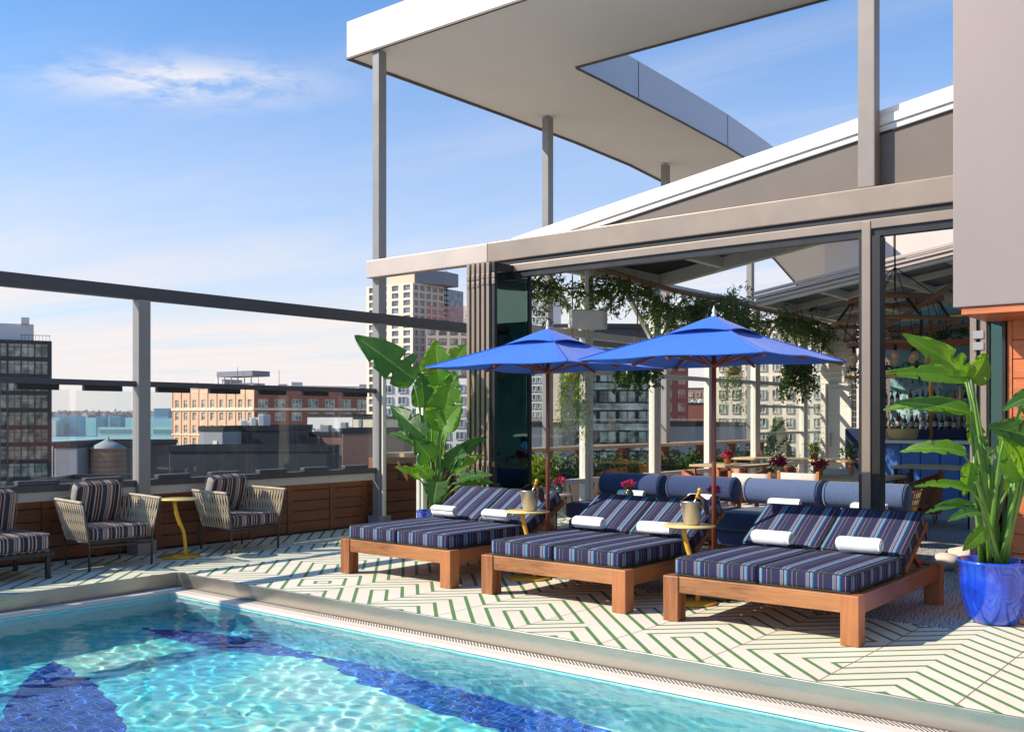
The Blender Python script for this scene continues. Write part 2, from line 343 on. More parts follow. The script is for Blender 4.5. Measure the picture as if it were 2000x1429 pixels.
def deckm():
    t = NT('deck_tile'); co = t.coord('Object'); s = t.n('ShaderNodeSeparateXYZ'); t.l(co, s.inputs[0])
    S = .375
    X = t.math('DIVIDE', t.math('ADD', s.outputs[0], 1.48+S*60), S); Y = t.math('DIVIDE', t.math('SUBTRACT', s.outputs[1], 7.5-S*60), S)
    ix = t.math('FLOOR', X); iy = t.math('FLOOR', Y); fx = t.math('FRACT', X); fy = t.math('FRACT', Y)
    cb = t.n('ShaderNodeCombineXYZ'); t.l(ix, cb.inputs[0]); t.l(t.math('FLOOR', t.math('DIVIDE', iy, 2.0)), cb.inputs[1])
    wn_ = t.n('ShaderNodeTexWhiteNoise', noise_dimensions='2D'); t.l(cb.outputs[0], wn_.inputs[0])
    par = t.math('MODULO', ix, 2.0)
    flip = t.math('LESS_THAN', wn_.outputs[0], .24)
    o = t.math('ABSOLUTE', t.math('SUBTRACT', par, flip))           # 0 or 1
    sg = t.math('MULTIPLY_ADD', o, 2.0, -1.0)
    d = t.math('ADD', fx, t.math('MULTIPLY', sg, fy))                # diagonal coordinate
    q = t.math('FRACT', t.math('ADD', t.math('MULTIPLY', d, 2.0), .5+20))
    dist = t.math('ABSOLUTE', t.math('SUBTRACT', q, .5))             # 0.5 on the line ... 
    e = t.math('ABSOLUTE', t.math('SUBTRACT', t.math('FRACT', t.math('ADD', t.math('MULTIPLY', d, 2.0), 20.0)), .5))
    jit = t.math('MULTIPLY', t.math('SUBTRACT', t.noise(co, 9, 3), .5), .03)
    line = t.math('LESS_THAN', t.math('ADD', e, jit), .115)
    J = .75; Xj = t.math('FRACT', t.math('DIVIDE', t.math('ADD', s.outputs[0], 1.48+J*40), J))
    jx = t.math('LESS_THAN', t.math('ABSOLUTE', t.math('SUBTRACT', t.math('FRACT', t.math('ADD', Xj, .5)), .5)), .0055)
    Yj = t.math('FRACT', t.math('DIVIDE', t.math('SUBTRACT', s.outputs[1], 7.5-J*40), J))
    jy = t.math('LESS_THAN', t.math('ABSOLUTE', t.math('SUBTRACT', t.math('FRACT', t.math('ADD', Yj, .5)), .5)), .003)
    tj = t.math('LESS_THAN', t.math('MINIMUM', t.math('MINIMUM', fx, fy), t.math('MINIMUM', t.math('SUBTRACT', 1.0, fx), t.math('SUBTRACT', 1.0, fy))), .006)
    st_ = t.noise(co, 1.6, 6, .6); st2 = t.noise(co, 40, 3)
    base = t.mix(t.math('MULTIPLY_ADD', st_, 1.8, -.55, clamp=True), srgb(226, 212, 190), srgb(238, 228, 210))
    base = t.mix(t.math('MULTIPLY', t.math('MULTIPLY_ADD', st2, 2.0, -.8, clamp=True), .12), base, srgb(170, 160, 140))
    w2 = t.n('ShaderNodeTexWhiteNoise', noise_dimensions='2D'); cb2 = t.n('ShaderNodeCombineXYZ'); t.l(ix, cb2.inputs[0]); t.l(iy, cb2.inputs[1]); t.l(cb2.outputs[0], w2.inputs[0])
    base = t.mix(t.math('MULTIPLY', w2.outputs[0], .14), base, srgb(200, 186, 160))
    grn = t.mix(st2, srgb(46, 106, 44), srgb(74, 132, 60))
    c = t.mix(t.math('MULTIPLY', tj, .3), base, srgb(180, 168, 150))
    c = t.mix(t.math('MULTIPLY', line, .92), c, grn)
    c = t.mix(t.math('MAXIMUM', jx, t.math('MULTIPLY', jy, .35)), c, srgb(120, 104, 88))
    return t.done(t.pbr(c, .62, 0, t.bump(t.math('SUBTRACT', st2, t.math('MULTIPLY', jx, 6.0)), .3, .002), .35))
deckm()
def pattern_tile():
    t = NT('pattern_tile'); co = t.coord('Object'); s = t.n('ShaderNodeSeparateXYZ'); t.l(co, s.inputs[0])
    S = .25
    fx = t.math('SUBTRACT', t.math('FRACT', t.math('DIVIDE', t.math('ADD', s.outputs[0], 50.0), S)), .5); fy = t.math('SUBTRACT', t.math('FRACT', t.math('DIVIDE', t.math('ADD', s.outputs[1], 50.0), S)), .5)
    r = t.math('SQRT', t.math('ADD', t.math('MULTIPLY', fx, fx), t.math('MULTIPLY', fy, fy)))
    an = t.math('ARCTAN2', fy, fx)
    p = t.math('SINE', t.math('ADD', t.math('MULTIPLY', r, 34.0), t.math('MULTIPLY', t.math('SINE', t.math('MULTIPLY', an, 8.0)), 2.2)))
    p2 = t.math('SINE', t.math('MULTIPLY', t.math('MULTIPLY', fx, fy), 160.0))
    m = t.math('GREATER_THAN', t.math('ADD', p, t.math('MULTIPLY', p2, .8)), .1)
    j = t.math('GREATER_THAN', t.math('MAXIMUM', t.math('ABSOLUTE', fx), t.math('ABSOLUTE', fy)), .488)
    c = t.mix(m, srgb(224, 218, 208), srgb(78, 78, 84)); c = t.mix(j, c, srgb(90, 84, 78))
    c = t.mix(t.math('MULTIPLY', t.noise(co, 5, 5), .3), c, srgb(120, 110, 100))
    return t.done(t.pbr(c, .5))
pattern_tile()
def steel(key, c, rough=.32):
    t = NT(key); co = t.coord('Object')
    f = t.noise(t.mapping(co, (1, 1, 8)), 2.2, 6, .6); g = t.noise(co, 30, 4, .6)
    c = t.mix(f, k(c, .75), k(c, 1.1))
    return t.done(t.pbr(c, t.math('MULTIPLY_ADD', f, .3, rough-.08), .85))
steel('pool_steel', srgb(186, 178, 164), .24); steel('bucket_steel', srgb(200, 194, 186), .25)
def grate():
    t = NT('gutter_grate'); co = t.coord('Object'); s = t.n('ShaderNodeSeparateXYZ'); t.l(co, s.inputs[0])
    f = t.math('FRACT', t.math('DIVIDE', t.math('ADD', t.math('ADD', s.outputs[0], s.outputs[1]), 40.0), .03))
    c = t.mix(t.math('LESS_THAN', f, .4), srgb(70, 60, 54), srgb(226, 212, 198))
    return t.done(t.pbr(c, .6))
grate()
plain('ledge_stone', srgb(214, 198, 184), .5, 0, .08, 3, bump=.002)
plain('joint_brown', srgb(110, 92, 80), .8, 0, .15, 4)

def brick(key, c1, c2, mortar, sc=1.0):
    t = NT(key); co = t.coord('Object'); s = t.n('ShaderNodeSeparateXYZ'); t.l(co, s.inputs[0])
    cb = t.n('ShaderNodeCombineXYZ'); t.l(t.math('ADD', s.outputs[0], s.outputs[1]), cb.inputs[0]); t.l(s.outputs[2], cb.inputs[1])
    b = t.n('ShaderNodeTexBrick'); t.l(cb.outputs[0], b.inputs[0]); b.inputs['Scale'].default_value = sc
    b.inputs['Color1'].default_value = c1; b.inputs['Color2'].default_value = c2; b.inputs['Mortar'].default_value = mortar
    c = t.mix(t.math('MULTIPLY', t.noise(co, .15, 6), .35), b.outputs[0], k(c1, .7))
    return t.done(t.pbr(c, .9))
brick('brick_sunlit', srgb(238, 190, 156), srgb(230, 174, 138), srgb(240, 204, 172), 3)  # loft block's lit face, sunlight put into the paler brick colour
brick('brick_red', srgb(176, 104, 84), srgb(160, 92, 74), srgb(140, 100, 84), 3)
brick('brick_brown', srgb(150, 112, 98), srgb(134, 100, 90), srgb(120, 98, 88), 3)
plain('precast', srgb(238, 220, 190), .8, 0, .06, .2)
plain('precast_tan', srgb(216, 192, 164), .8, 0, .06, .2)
plain('lead_grey', srgb(120, 122, 130), .6, 0, .08, .2)
def winm(key, c0, c1, rough=.12):
    t = NT(key); co = t.coord('Object'); oi = t.n('ShaderNodeObjectInfo').outputs['Random']
    s = t.n('ShaderNodeSeparateXYZ'); t.l(co, s.inputs[0])
    cb = t.n('ShaderNodeCombineXYZ'); t.l(t.math('ADD', s.outputs[0], t.math('MULTIPLY', oi, 70.0)), cb.inputs[0]); t.l(s.outputs[2], cb.inputs[1]); t.l(s.outputs[1], cb.inputs[2])
    n = t.noise(cb.outputs[0], .9, 3)
    c = t.mix(t.math('MULTIPLY_ADD', n, 4.0, -1.5, clamp=True), c0, c1)
    return t.done(t.pbr(c, rough, 0, None, .8))
winm('win_blue', srgb(70, 84, 100), srgb(120, 134, 148)); winm('win_green', srgb(70, 84, 84), srgb(190, 200, 186)); winm('win_dark', srgb(50, 66, 64), srgb(176, 190, 172))  # dark panes: reflections put into the colour as a paler tone
winm('win_tower', srgb(66, 78, 96), srgb(128, 136, 150))
plain('river', srgb(126, 176, 170), .35, 0, .06, .002)
plain('far_teal', srgb(86, 146, 150), .9, 0, .2, .01, det=6)
plain('far_blue', srgb(120, 168, 196), .7, 0, .1, .02)
plain('far_white', srgb(206, 206, 198), .8, 0, .05, .02)
plain('far_house', srgb(184, 172, 170), .9, 0, .25, .02)
plain('far_house2', srgb(150, 130, 126), .9, 0, .25, .02)
plain('far_hill', srgb(124, 108, 104), .95, 0, .25, .01, det=8)
plain('far_trees', srgb(120, 104, 100), .95, 0, .3, .05, det=8)
plain('tank_wood', srgb(178, 140, 112), .9, 0, .25, 1.2, det=8)
plain('rebar', srgb(176, 112, 92), .8, 0, .2, 1)
# ------------------------------------------------------------------ helpers: meshes
class MB:
    def __init__(s): s.v = []; s.f = []; s.mi = []; s.uv = {}; s.sm = []
    def face(s, idx, m=0, sm=False): s.f.append(tuple(idx)); s.mi.append(m); s.sm.append(sm)
    def box(s, x0, x1, y0, y1, z0, z1, m=0):
        b = len(s.v); s.v += [(x0,y0,z0),(x1,y0,z0),(x1,y1,z0),(x0,y1,z0),(x0,y0,z1),(x1,y0,z1),(x1,y1,z1),(x0,y1,z1)]
        for q in ((0,3,2,1),(4,5,6,7),(0,1,5,4),(1,2,6,5),(2,3,7,6),(3,0,4,7)): s.face([b+i for i in q], m)
        return s
    def bar(s, p, q, w, h, m=0, up=(0,0,1)):
        p = Vector(p); q = Vector(q); d = (q-p).normalized(); u = Vector(up)
        if abs(d.dot(u)) > .98: u = Vector((0,1,0))
        a = d.cross(u).normalized(); c = a.cross(d).normalized(); b = len(s.v)
        for e in (p, q):
            for i, j in ((-1,-1),(1,-1),(1,1),(-1,1)): s.v.append(tuple(e+a*(i*w/2)+c*(j*h/2)))
        for f in ((0,1,2,3),(7,6,5,4),(0,4,5,1),(1,5,6,2),(2,6,7,3),(3,7,4,0)): s.face([b+i for i in f], m)
        return s
    def tube(s, pts, r, n=8, m=0, caps=True, closed=False):
        pts = [Vector(p) for p in pts]; N = len(pts); rr = r if isinstance(r, (list, tuple)) else [r]*N
        b = len(s.v); prev = None
        for i, p in enumerate(pts):
            if closed: t = pts[(i+1) % N]-pts[i-1]
            else: t = (pts[min(i+1, N-1)]-pts[max(i-1, 0)])
            t = t.normalized() if t.length > 1e-9 else Vector((0,0,1))
            if prev is None:
                u = Vector((0,0,1)) if abs(t.z) < .9 else Vector((1,0,0)); a = t.cross(u).normalized()
            else:
                a = (prev-t*prev.dot(t)); a = a.normalized() if a.length > 1e-6 else t.orthogonal().normalized()
            prev = a; c = t.cross(a)
            for j in range(n):
                an = 2*math.pi*j/n; s.v.append(tuple(p+(a*math.cos(an)+c*math.sin(an))*rr[i]))
        K = N if closed else N-1
        for i in range(K):
            i2 = (i+1) % N
            for j in range(n): s.face((b+i*n+j, b+i*n+(j+1) % n, b+i2*n+(j+1) % n, b+i2*n+j), m, True)
        if caps and not closed:
            s.face([b+j for j in reversed(range(n))], m); s.face([b+(N-1)*n+j for j in range(n)], m)
        return s
    def lathe(s, prof, c=(0,0,0), n=24, m=0, sm=True):
        b = len(s.v)
        for r, z in prof:
            for j in range(n):
                a = 2*math.pi*j/n; s.v.append((c[0]+r*math.cos(a), c[1]+r*math.sin(a), c[2]+z))
        for i in range(len(prof)-1):
            for j in range(n): s.face((b+i*n+j, b+i*n+(j+1) % n, b+(i+1)*n+(j+1) % n, b+(i+1)*n+j), m, sm)
        if prof[0][0] > 1e-4: s.face([b+j for j in reversed(range(n))], m)
        if prof[-1][0] > 1e-4: s.face([b+(len(prof)-1)*n+j for j in range(n)], m)
        return s
    def prism(s, poly, z0, z1, m=0, mt=None):
        """poly in xy; z0,z1 number or list per vertex"""
        n = len(poly); b = len(s.v); a0 = z0 if isinstance(z0, (list,)) else [z0]*n; a1 = z1 if isinstance(z1, (list,)) else [z1]*n
        s.v += [(p[0], p[1], a0[i]) for i, p in enumerate(poly)]+[(p[0], p[1], a1[i]) for i, p in enumerate(poly)]
        s.face([b+i for i in reversed(range(n))], m); s.face([b+n+i for i in range(n)], m if mt is None else mt)
        for i in range(n): s.face((b+i, b+(i+1) % n, b+n+(i+1) % n, b+n+i), m)
        return s
    def ball(s, c, r, m=0, n=10, sz=1):
        return s.lathe([(r*math.sin(math.pi*i/n), -r*sz*math.cos(math.pi*i/n)) for i in range(n+1)], c, n+4, m)
    def poly(s, pts, m=0): b = len(s.v); s.v += [tuple(p) for p in pts]; s.face(range(b, b+len(pts)), m); return s
    def xf(s, mat, start=0):
        for i in range(start, len(s.v)): s.v[i] = tuple(mat @ Vector(s.v[i]))
        return s
    def build(s, name, mat, parent=None, bevel=0, seg=2, smooth=False, loc=None, rot=None, label=None):
        me = bpy.data.meshes.new(name); me.from_pydata(s.v, [], s.f)
        mats = mat if isinstance(mat, (list, tuple)) else [mat]
        for q in mats: me.materials.append(M[q])
        if len(mats) > 1: me.polygons.foreach_set('material_index', s.mi)
        me.polygons.foreach_set('use_smooth', [True]*len(s.f) if smooth else s.sm)
        me.update()
        o = bpy.data.objects.new(name, me); COL.objects.link(o)
        if parent: o.parent = parent
        if loc is not None: o.location = loc
        if rot is not None: o.rotation_euler = rot
        if bevel:
            bm = o.modifiers.new('bevel', 'BEVEL'); bm.width = bevel; bm.segments = seg; bm.limit_method = 'ANGLE'; bm.angle_limit = R(40); bm.harden_normals = False
        if label: o['label'] = label
        return o
def thing(name, label, cat, loc=(0,0,0), rz=0, group=None):
    o = bpy.data.objects.new(name, None); COL.objects.link(o); o.empty_display_size = .1
    o.location = loc; o.rotation_euler = (0, 0, rz); o['label'] = label; o['category'] = cat
    if group: o['group'] = group
    return o
def tag(o, label, cat, group=None):
    o['label'] = label; o['category'] = cat
    if group: o['group'] = group
    return o
def struct(o): o['kind'] = 'structure'; return o
def dup(root, loc=None, rz=None, label=None, group=None):
    def cp(o, par):
        c = o.copy(); COL.objects.link(c)
        if par is not None: c.parent = par
        for ch in KIDS.get(o.name, []): cp(ch, c)
        return c
    KIDS = {}
    for o in scene.objects:
        if o.parent: KIDS.setdefault(o.parent.name, []).append(o)
    c = cp(root, None)
    if loc is not None: c.location = loc
    if rz is not None: c.rotation_euler[2] = rz
    if label: c['label'] = label
    if group: c['group'] = group
    return c
def cushion(lx, ly, lz, r=.03, puff=.12, n=14, nz=5, wob=.0, seed=0):
    """soft rounded box centred at the origin"""
    mb = MB(); idx = {}; rg = random.Random(seed); ph = [rg.uniform(0, 6) for _ in range(4)]
    def P(i, j, k_):
        key = (i, j, k_)
        if key in idx: return idx[key]
        x, y, z = (i/n*2-1)*lx/2, (j/n*2-1)*ly/2, (k_/nz*2-1)*lz/2
        cx = max(-lx/2+r, min(lx/2-r, x)); cy = max(-ly/2+r, min(ly/2-r, y)); cz = max(-lz/2+r, min(lz/2-r, z))
        d = Vector((x-cx, y-cy, z-cz)); 
        if d.length > 1e-9: d = d.normalized()*min(r, max(abs(x-cx), abs(y-cy), abs(z-cz)))
        x, y, z = cx+d.x, cy+d.y, cz+d.z
        a, b = 2*x/lx, 2*y/ly
        z *= 1+puff*(1-a*a)*(1-b*b)
        if wob: z += wob*math.sin(7*x/lx+ph[0])*math.sin(5*y/ly+ph[1]); y += wob*.5*math.sin(6*x/lx+ph[2])
        idx[key] = len(mb.v); mb.v.append((x, y, z)); return idx[key]
    for i in range(n):
        for j in range(n):
            mb.face((P(i,j,nz), P(i+1,j,nz), P(i+1,j+1,nz), P(i,j+1,nz)), 0, True); mb.face((P(i,j,0), P(i,j+1,0), P(i+1,j+1,0), P(i+1,j,0)), 0, True)
        for q in range(nz):
            mb.face((P(i,0,q), P(i+1,0,q), P(i+1,0,q+1), P(i,0,q+1)), 0, True); mb.face((P(i,n,q), P(i,n,q+1), P(i+1,n,q+1), P(i+1,n,q)), 0, True)
            mb.face((P(0,i,q), P(0,i,q+1), P(0,i+1,q+1), P(0,i+1,q)), 0, True); mb.face((P(n,i,q), P(n,i+1,q), P(n,i+1,q+1), P(n,i,q+1)), 0, True)
    return mb
def piping(lx, ly, lz, r, mat, parent, t=.004):
    for z in (lz/2-.006, -lz/2+.006):
        mb = MB(); pts = []
        for cx, cy, a0 in ((lx/2-r, ly/2-r, 0), (-lx/2+r, ly/2-r, 90), (-lx/2+r, -ly/2+r, 180), (lx/2-r, -ly/2+r, 270)):
            for q in range(4): a = R(a0+q*30); pts.append((cx+(r-.004)*math.cos(a)*1.03, cy+(r-.004)*math.sin(a)*1.03, z))
        mb.tube(pts, t, 5, closed=True); mb.build('piping', mat, parent, smooth=True)
def towel_mb(L=.36, r=.062, seed=0):
    mb = MB(); th = .011; N = 90; seg = 16; rg = random.Random(seed); turns = 3.4
    prof = []
    for i in range(N+1):
        a = turns*2*math.pi*i/N; rad = .012+(r-.012)*i/N; prof.append((rad*math.cos(a), rad*math.sin(a)))
    inn = []
    for i in range(N+1):
        a = turns*2*math.pi*i/N; rad = .012+(r-.012)*i/N-th; rad = max(rad, .002); inn.append((rad*math.cos(a), rad*math.sin(a)))
    ring = prof+inn[::-1]; K = len(ring)
    for s_ in range(seg+1):
        t = s_/seg; x = (t-.5)*L; e = min(t, 1-t)*L; sc = 1-.16*max(0, 1-e/.02)**2+.012*math.sin(9*t+seed)
        for q, (a, b) in enumerate(ring):
            w = 1+.012*math.sin(3*math.atan2(b, a)+5*t+seed)
            mb.v.append((x+.004*math.sin(q*.21+seed), a*sc*w, b*sc*w))
    for s_ in range(seg):
        for q in range(K): mb.face((s_*K+q, (s_+1)*K+q, (s_+1)*K+(q+1) % K, s_*K+(q+1) % K), 0, True)
    for s_, rev in ((0, False), (seg, True)):
        for q in range(N):
            f = [s_*K+q, s_*K+q+1, s_*K+K-2-q, s_*K+K-1-q]; mb.face(f[::-1] if not rev else f)
    return mb
def leaf_mesh(mb, P0, P1, width, nrm, sag=.12, fold=.25, tears=5, seed=0, rows=44, droop=.0, shape=.62):
    """one banana-like blade with midrib, folded halves and torn edge"""
    rg = random.Random(seed); P0 = Vector(P0); P1 = Vector(P1); nrm = Vector(nrm).normalized(); ax = (P1-P0); L = ax.length; axn = ax.normalized()
    nrm = (nrm-axn*nrm.dot(axn)).normalized(); side = axn.cross(nrm).normalized()
    C = (P0+P1)/2+nrm*sag*L
    T = [[(rg.uniform(.15, .93), rg.uniform(.006, .016), rg.uniform(.35, .85)) for _ in range(tears)] for _ in range(2)]
    base = len(mb.v); cols = 5
    for i in range(rows+1):
        t = i/rows; c = P0*(1-t)**2+C*2*t*(1-t)+P1*t*t
        tg = ((C-P0)*(1-t)+(P1-C)*t).normalized(); nn = (nrm-tg*nrm.dot(tg)).normalized()
        w = width/2*(math.sin(math.pi*min(1, t**shape*.985+.015))**.72)*(1+.03*math.sin(17*t+seed))
        for sgn in (-1, 1):
            ww = w
            for (tt, tw, dp) in T[0 if sgn < 0 else 1]:
                if abs(t-tt) < tw*1.6: ww *= 1-dp
            for j in range(cols):
                a = (j+ (0 if True else 0))/(cols-1); x = ww*a
                z = fold*x - droop*x*x/ max(width, .01)*2 + .012*math.sin(24*t+3*j+seed)*a*width*3
                back = -axn*x*.18
                mb.v.append(tuple(c+side*sgn*x+nn*z+back)); mb.uv[len(mb.v)-1] = (a, t)
    K = cols*2
    for i in range(rows):
        for h in (0, 1):
            for j in range(cols-1):
                a = base+i*K+h*cols+j; f = (a, a+1, a+K+1, a+K)
                mb.face(f if h else f[::-1], 0, True)
def build_uv(mb, name, mat, parent=None, label=None):
    o = mb.build(name, mat, parent, label=label); me = o.data; ul = me.uv_layers.new(name='UVMap')
    li = np.empty(len(me.loops), dtype=np.int32); me.loops.foreach_get('vertex_index', li)
    tab = np.zeros((len(me.vertices), 2), dtype=np.float32)
    for i, (a, b) in mb.uv.items(): tab[i] = (a, b)
    ul.data.foreach_set('uv', tab[li].ravel()); return o
def leaf_cloud(name, mat, pts, size, parent=None, seed=0, droop=.5, narrow=.3, per=1):
    """many small folded leaves round given points (numpy Nx3)"""
    rg = np.random.default_rng(seed); P = np.repeat(np.asarray(pts, dtype=float), per, axis=0); n = len(P)
    d = rg.normal(size=(n, 3)); d[:, 2] -= droop; d /= np.linalg.norm(d, axis=1)[:, None]
    u = rg.normal(size=(n, 3)); s_ = np.cross(d, u); s_ /= np.linalg.norm(s_, axis=1)[:, None]; nn = np.cross(s_, d)
    L = size*rg.uniform(.6, 1.3, n)[:, None]; w = L*narrow
    P = P+rg.normal(size=(n, 3))*size*.25
    a = P; b = P+d*L*.45+s_*w*.5+nn*L*.06; c = P+d*L+nn*-L*.08; e = P+d*L*.45-s_*w*.5+nn*L*.06; m_ = P+d*L*.5-nn*L*.03
    V = np.stack([a, b, c, e, m_], axis=1).reshape(-1, 3)
    o = np.arange(n)[:, None]*5; F = np.concatenate([np.stack([o[:,0], o[:,0]+1, o[:,0]+4], 1), np.stack([o[:,0]+1, o[:,0]+2, o[:,0]+4], 1), np.stack([o[:,0]+2, o[:,0]+3, o[:,0]+4], 1), np.stack([o[:,0]+3, o[:,0], o[:,0]+4], 1)])
    me = bpy.data.meshes.new(name); me.from_pydata(V.tolist(), [], F.tolist()); me.materials.append(M[mat]); me.update()
    ob = bpy.data.objects.new(name, me); COL.objects.link(ob)
    if parent: ob.parent = parent
    return ob
# ================================================================== SETTING: deck, pool, ground
PXW, PYW = -8.61, 5.45           # outer corner of the pool recess
WX, WY = -8.43, 5.25             # water edge
PX1, PY0 = 3.6, .9               # far (unseen) sides of the pool
mb = MB()
def quad(mb, x0, x1, y0, y1, z): mb.poly([(x0,y0,z),(x1,y0,z),(x1,y1,z),(x0,y1,z)])
ys = [-14, PY0-.2, PYW, 26]; xs = [-10.45, PXW, PX1+.2, 14]
for i in range(3):
    for j in range(3):
        if i == 1 and j == 1: continue
        quad(mb, xs[i], xs[i+1], ys[j], ys[j+1], 0)
struct(mb.build('deck_floor', 'deck_tile'))
struct(MB().box(-10.46, 14, -14, 26, -1.8, -1.5).build('roof_slab', 'concrete'))
mb = MB(); mb.box(-5.98, -2.02, 7.48, 26, .0, .004); mb.box(-2.02, 6, 8.3, 26, .0, .004); mb.box(-8.2, -5.98, 9.5, 26, 0, .004)
struct(mb.build('patterned_floor', 'pattern_tile'))
# pool recess: steel face, gutter, stone ledge, tiled walls and floor
t = thing('pool_edge', 'brushed steel pool edge with grated gutter and pale stone ledge around the blue water', 'pool edge')
mb = MB(); zf = -.125
mb.box(PXW-.012, PX1+.2, PYW, PYW+.012, zf-.03, .010); mb.box(PXW-.012, PXW, PY0-.2, PYW, zf-.03, .010)
mb.build('steel_face', 'pool_steel', t, bevel=.003)
mb = MB(); mb.box(PXW-.03, PX1+.2, PYW+.012, PYW+.032, -.03, .006); mb.box(PXW-.032, PXW-.012, PY0-.2, PYW+.012, -.03, .006)
mb.build('edge_joint', 'joint_brown', t)
mb = MB(); mb.box(PXW+.08, PX1+.2, PYW-.088, PYW-.016, zf-.02, zf+.004); mb.box(PXW+.016, PXW+.078, PY0-.2, PYW-.016, zf-.02, zf+.004)
mb.build('gutter_grate', 'gutter_grate', t)
mb = MB(); mb.box(PXW+.080, PX1+.2, WY, PYW-.090, zf-.028, zf+.004); mb.box(PXW+.080, WX, PY0-.2, WY, zf-.028, zf+.004)
mb.build('stone_ledge', 'ledge_stone', t, bevel=.006)
mb = MB(); mb.box(PXW+.001, PX1+.2, PYW-.10, PYW-.001, zf-.06, zf-.03); mb.box(PXW+.001, PXW+.1, PY0-.2, PYW-.101, zf-.06, zf-.03); mb.build('gutter_slot', 'black', t)
DEEP = -1.05
mb = MB()
x0, x1, y0, y1 = WX, PX1, PY0, WY
mb.poly([(x0,y1,DEEP),(x0,y1,zf-.03),(x1,y1,zf-.03),(x1,y1,DEEP)]); mb.poly([(x0,y0,DEEP),(x0,y0,zf-.03),(x0,y1,zf-.03),(x0,y1,DEEP)])
mb.poly([(x0,y0,DEEP),(x1,y0,DEEP),(x1,y0,0),(x0,y0,0)]); mb.poly([(x1,y0,DEEP),(x1,y1,DEEP),(x1,y1,0),(x1,y0,0)])
pw_ = struct(mb.build('pool_wall', 'pool_wall')); pw_.cycles.is_caustics_receiver = True
pf_ = struct(MB().poly([(x0,y0,DEEP),(x1,y0,DEEP),(x1,y1,DEEP),(x0,y1,DEEP)]).build('pool_floor', 'pool_floor')); pf_.cycles.is_caustics_receiver = True
n = 1
nx_, ny_ = 700, 250
gx = np.linspace(x0, x1, nx_+1); gy = np.linspace(y0, y1, ny_+1); GX, GY = np.meshgrid(gx, gy)
rw = np.random.default_rng(3); Zw = np.zeros_like(GX)
for _ in range(70):
    lam = rw.uniform(.075, .22) if _ < 46 else rw.uniform(.22, .6); an = rw.uniform(0, math.pi*2); k1 = 2*math.pi/lam
    Zw += lam*(.0007 if _ < 46 else .00042)*np.sin(k1*(GX*math.cos(an)+GY*math.sin(an)+.08*np.sin(GX*2.1+GY*1.3+_))+rw.uniform(0, 6.28))
V = np.stack([GX.ravel(), GY.ravel(), -.165+Zw.ravel()], 1)
ii = np.arange(ny_)[:, None]*(nx_+1)+np.arange(nx_)[None, :]; Fq = np.stack([ii, ii+1, ii+nx_+2, ii+nx_+1], -1).reshape(-1, 4)
me = bpy.data.meshes.new('pool_water'); me.from_pydata(V.tolist(), [], Fq.tolist()); me.materials.append(M['pool_water']); me.polygons.foreach_set('use_smooth', [True]*len(Fq)); me.update()
wo_ = bpy.data.objects.new('pool_water', me); COL.objects.link(wo_); struct(wo_)
CAUST = True
if CAUST:
    wo_.cycles.is_caustics_caster = True; sd.cycles.is_caustics_light = True
# long leaf shapes laid in dark blue mosaic on the pool floor
def blade(p, q, w, bow, seed, z=DEEP+.004, t0=0.0):
    p = Vector((*p, 0)); q = Vector((*q, 0)); d = q-p; s_ = Vector((-d.y, d.x, 0)).normalized(); N = 40; up = []; dn = []
    for i in range(N+1):
        t = i/N; c = p+d*t+s_*bow*math.sin(math.pi*t); ww = w*math.sin(math.pi*t)**.8
        up.append(tuple(c+s_*ww/2+Vector((0,0,z)))); dn.append(tuple(c-s_*ww/2*.9+Vector((0,0,z))))
    mb = MB(); 
    for i in range(N): mb.poly([dn[i], dn[i+1], up[i+1], up[i]])
    return mb
def onfloor(u, v): D = (1.5+.165)*1944/(v-817); p = D*ray(u); return (p[0], p[1])
def fl(u, v):  # floor point seen through the refracting surface
    r = ray(u); D = 1.665*1944/(v-817); p = D*r; hl = float(np.linalg.norm(r)); h_ = Vector((r[0]/hl, r[1]/hl)); dn = math.atan2(1.665, D*hl)
    st_ = math.cos(dn)/1.33; run = (-.165-DEEP)*st_/math.sqrt(1-st_*st_); return (p[0]+h_[0]*run, p[1]+h_[1]*run)
z_ = DEEP+.004
lf = thing('leaf_inlay', 'dark blue leaf shapes laid in the light mosaic of the pool floor', 'mosaic')
blade(fl(98, 1290), fl(190, 1660), .74, -.05, 1).build('leaf_shape', 'pool_blue', lf).cycles.is_caustics_receiver = True
blade(fl(275, 1226), fl(640, 1288), .40, .0, 2).build('leaf_shape', 'pool_blue', lf).cycles.is_caustics_receiver = True
blade(fl(620, 1282), fl(1300, 1490), .60, .0, 3).build('leaf_shape', 'pool_blue', lf).cycles.is_caustics_receiver = True
blade(fl(700, 1560), fl(660, 1900), .4, 0, 4).build('leaf_shape', 'pool_blue', lf).cycles.is_caustics_receiver = True

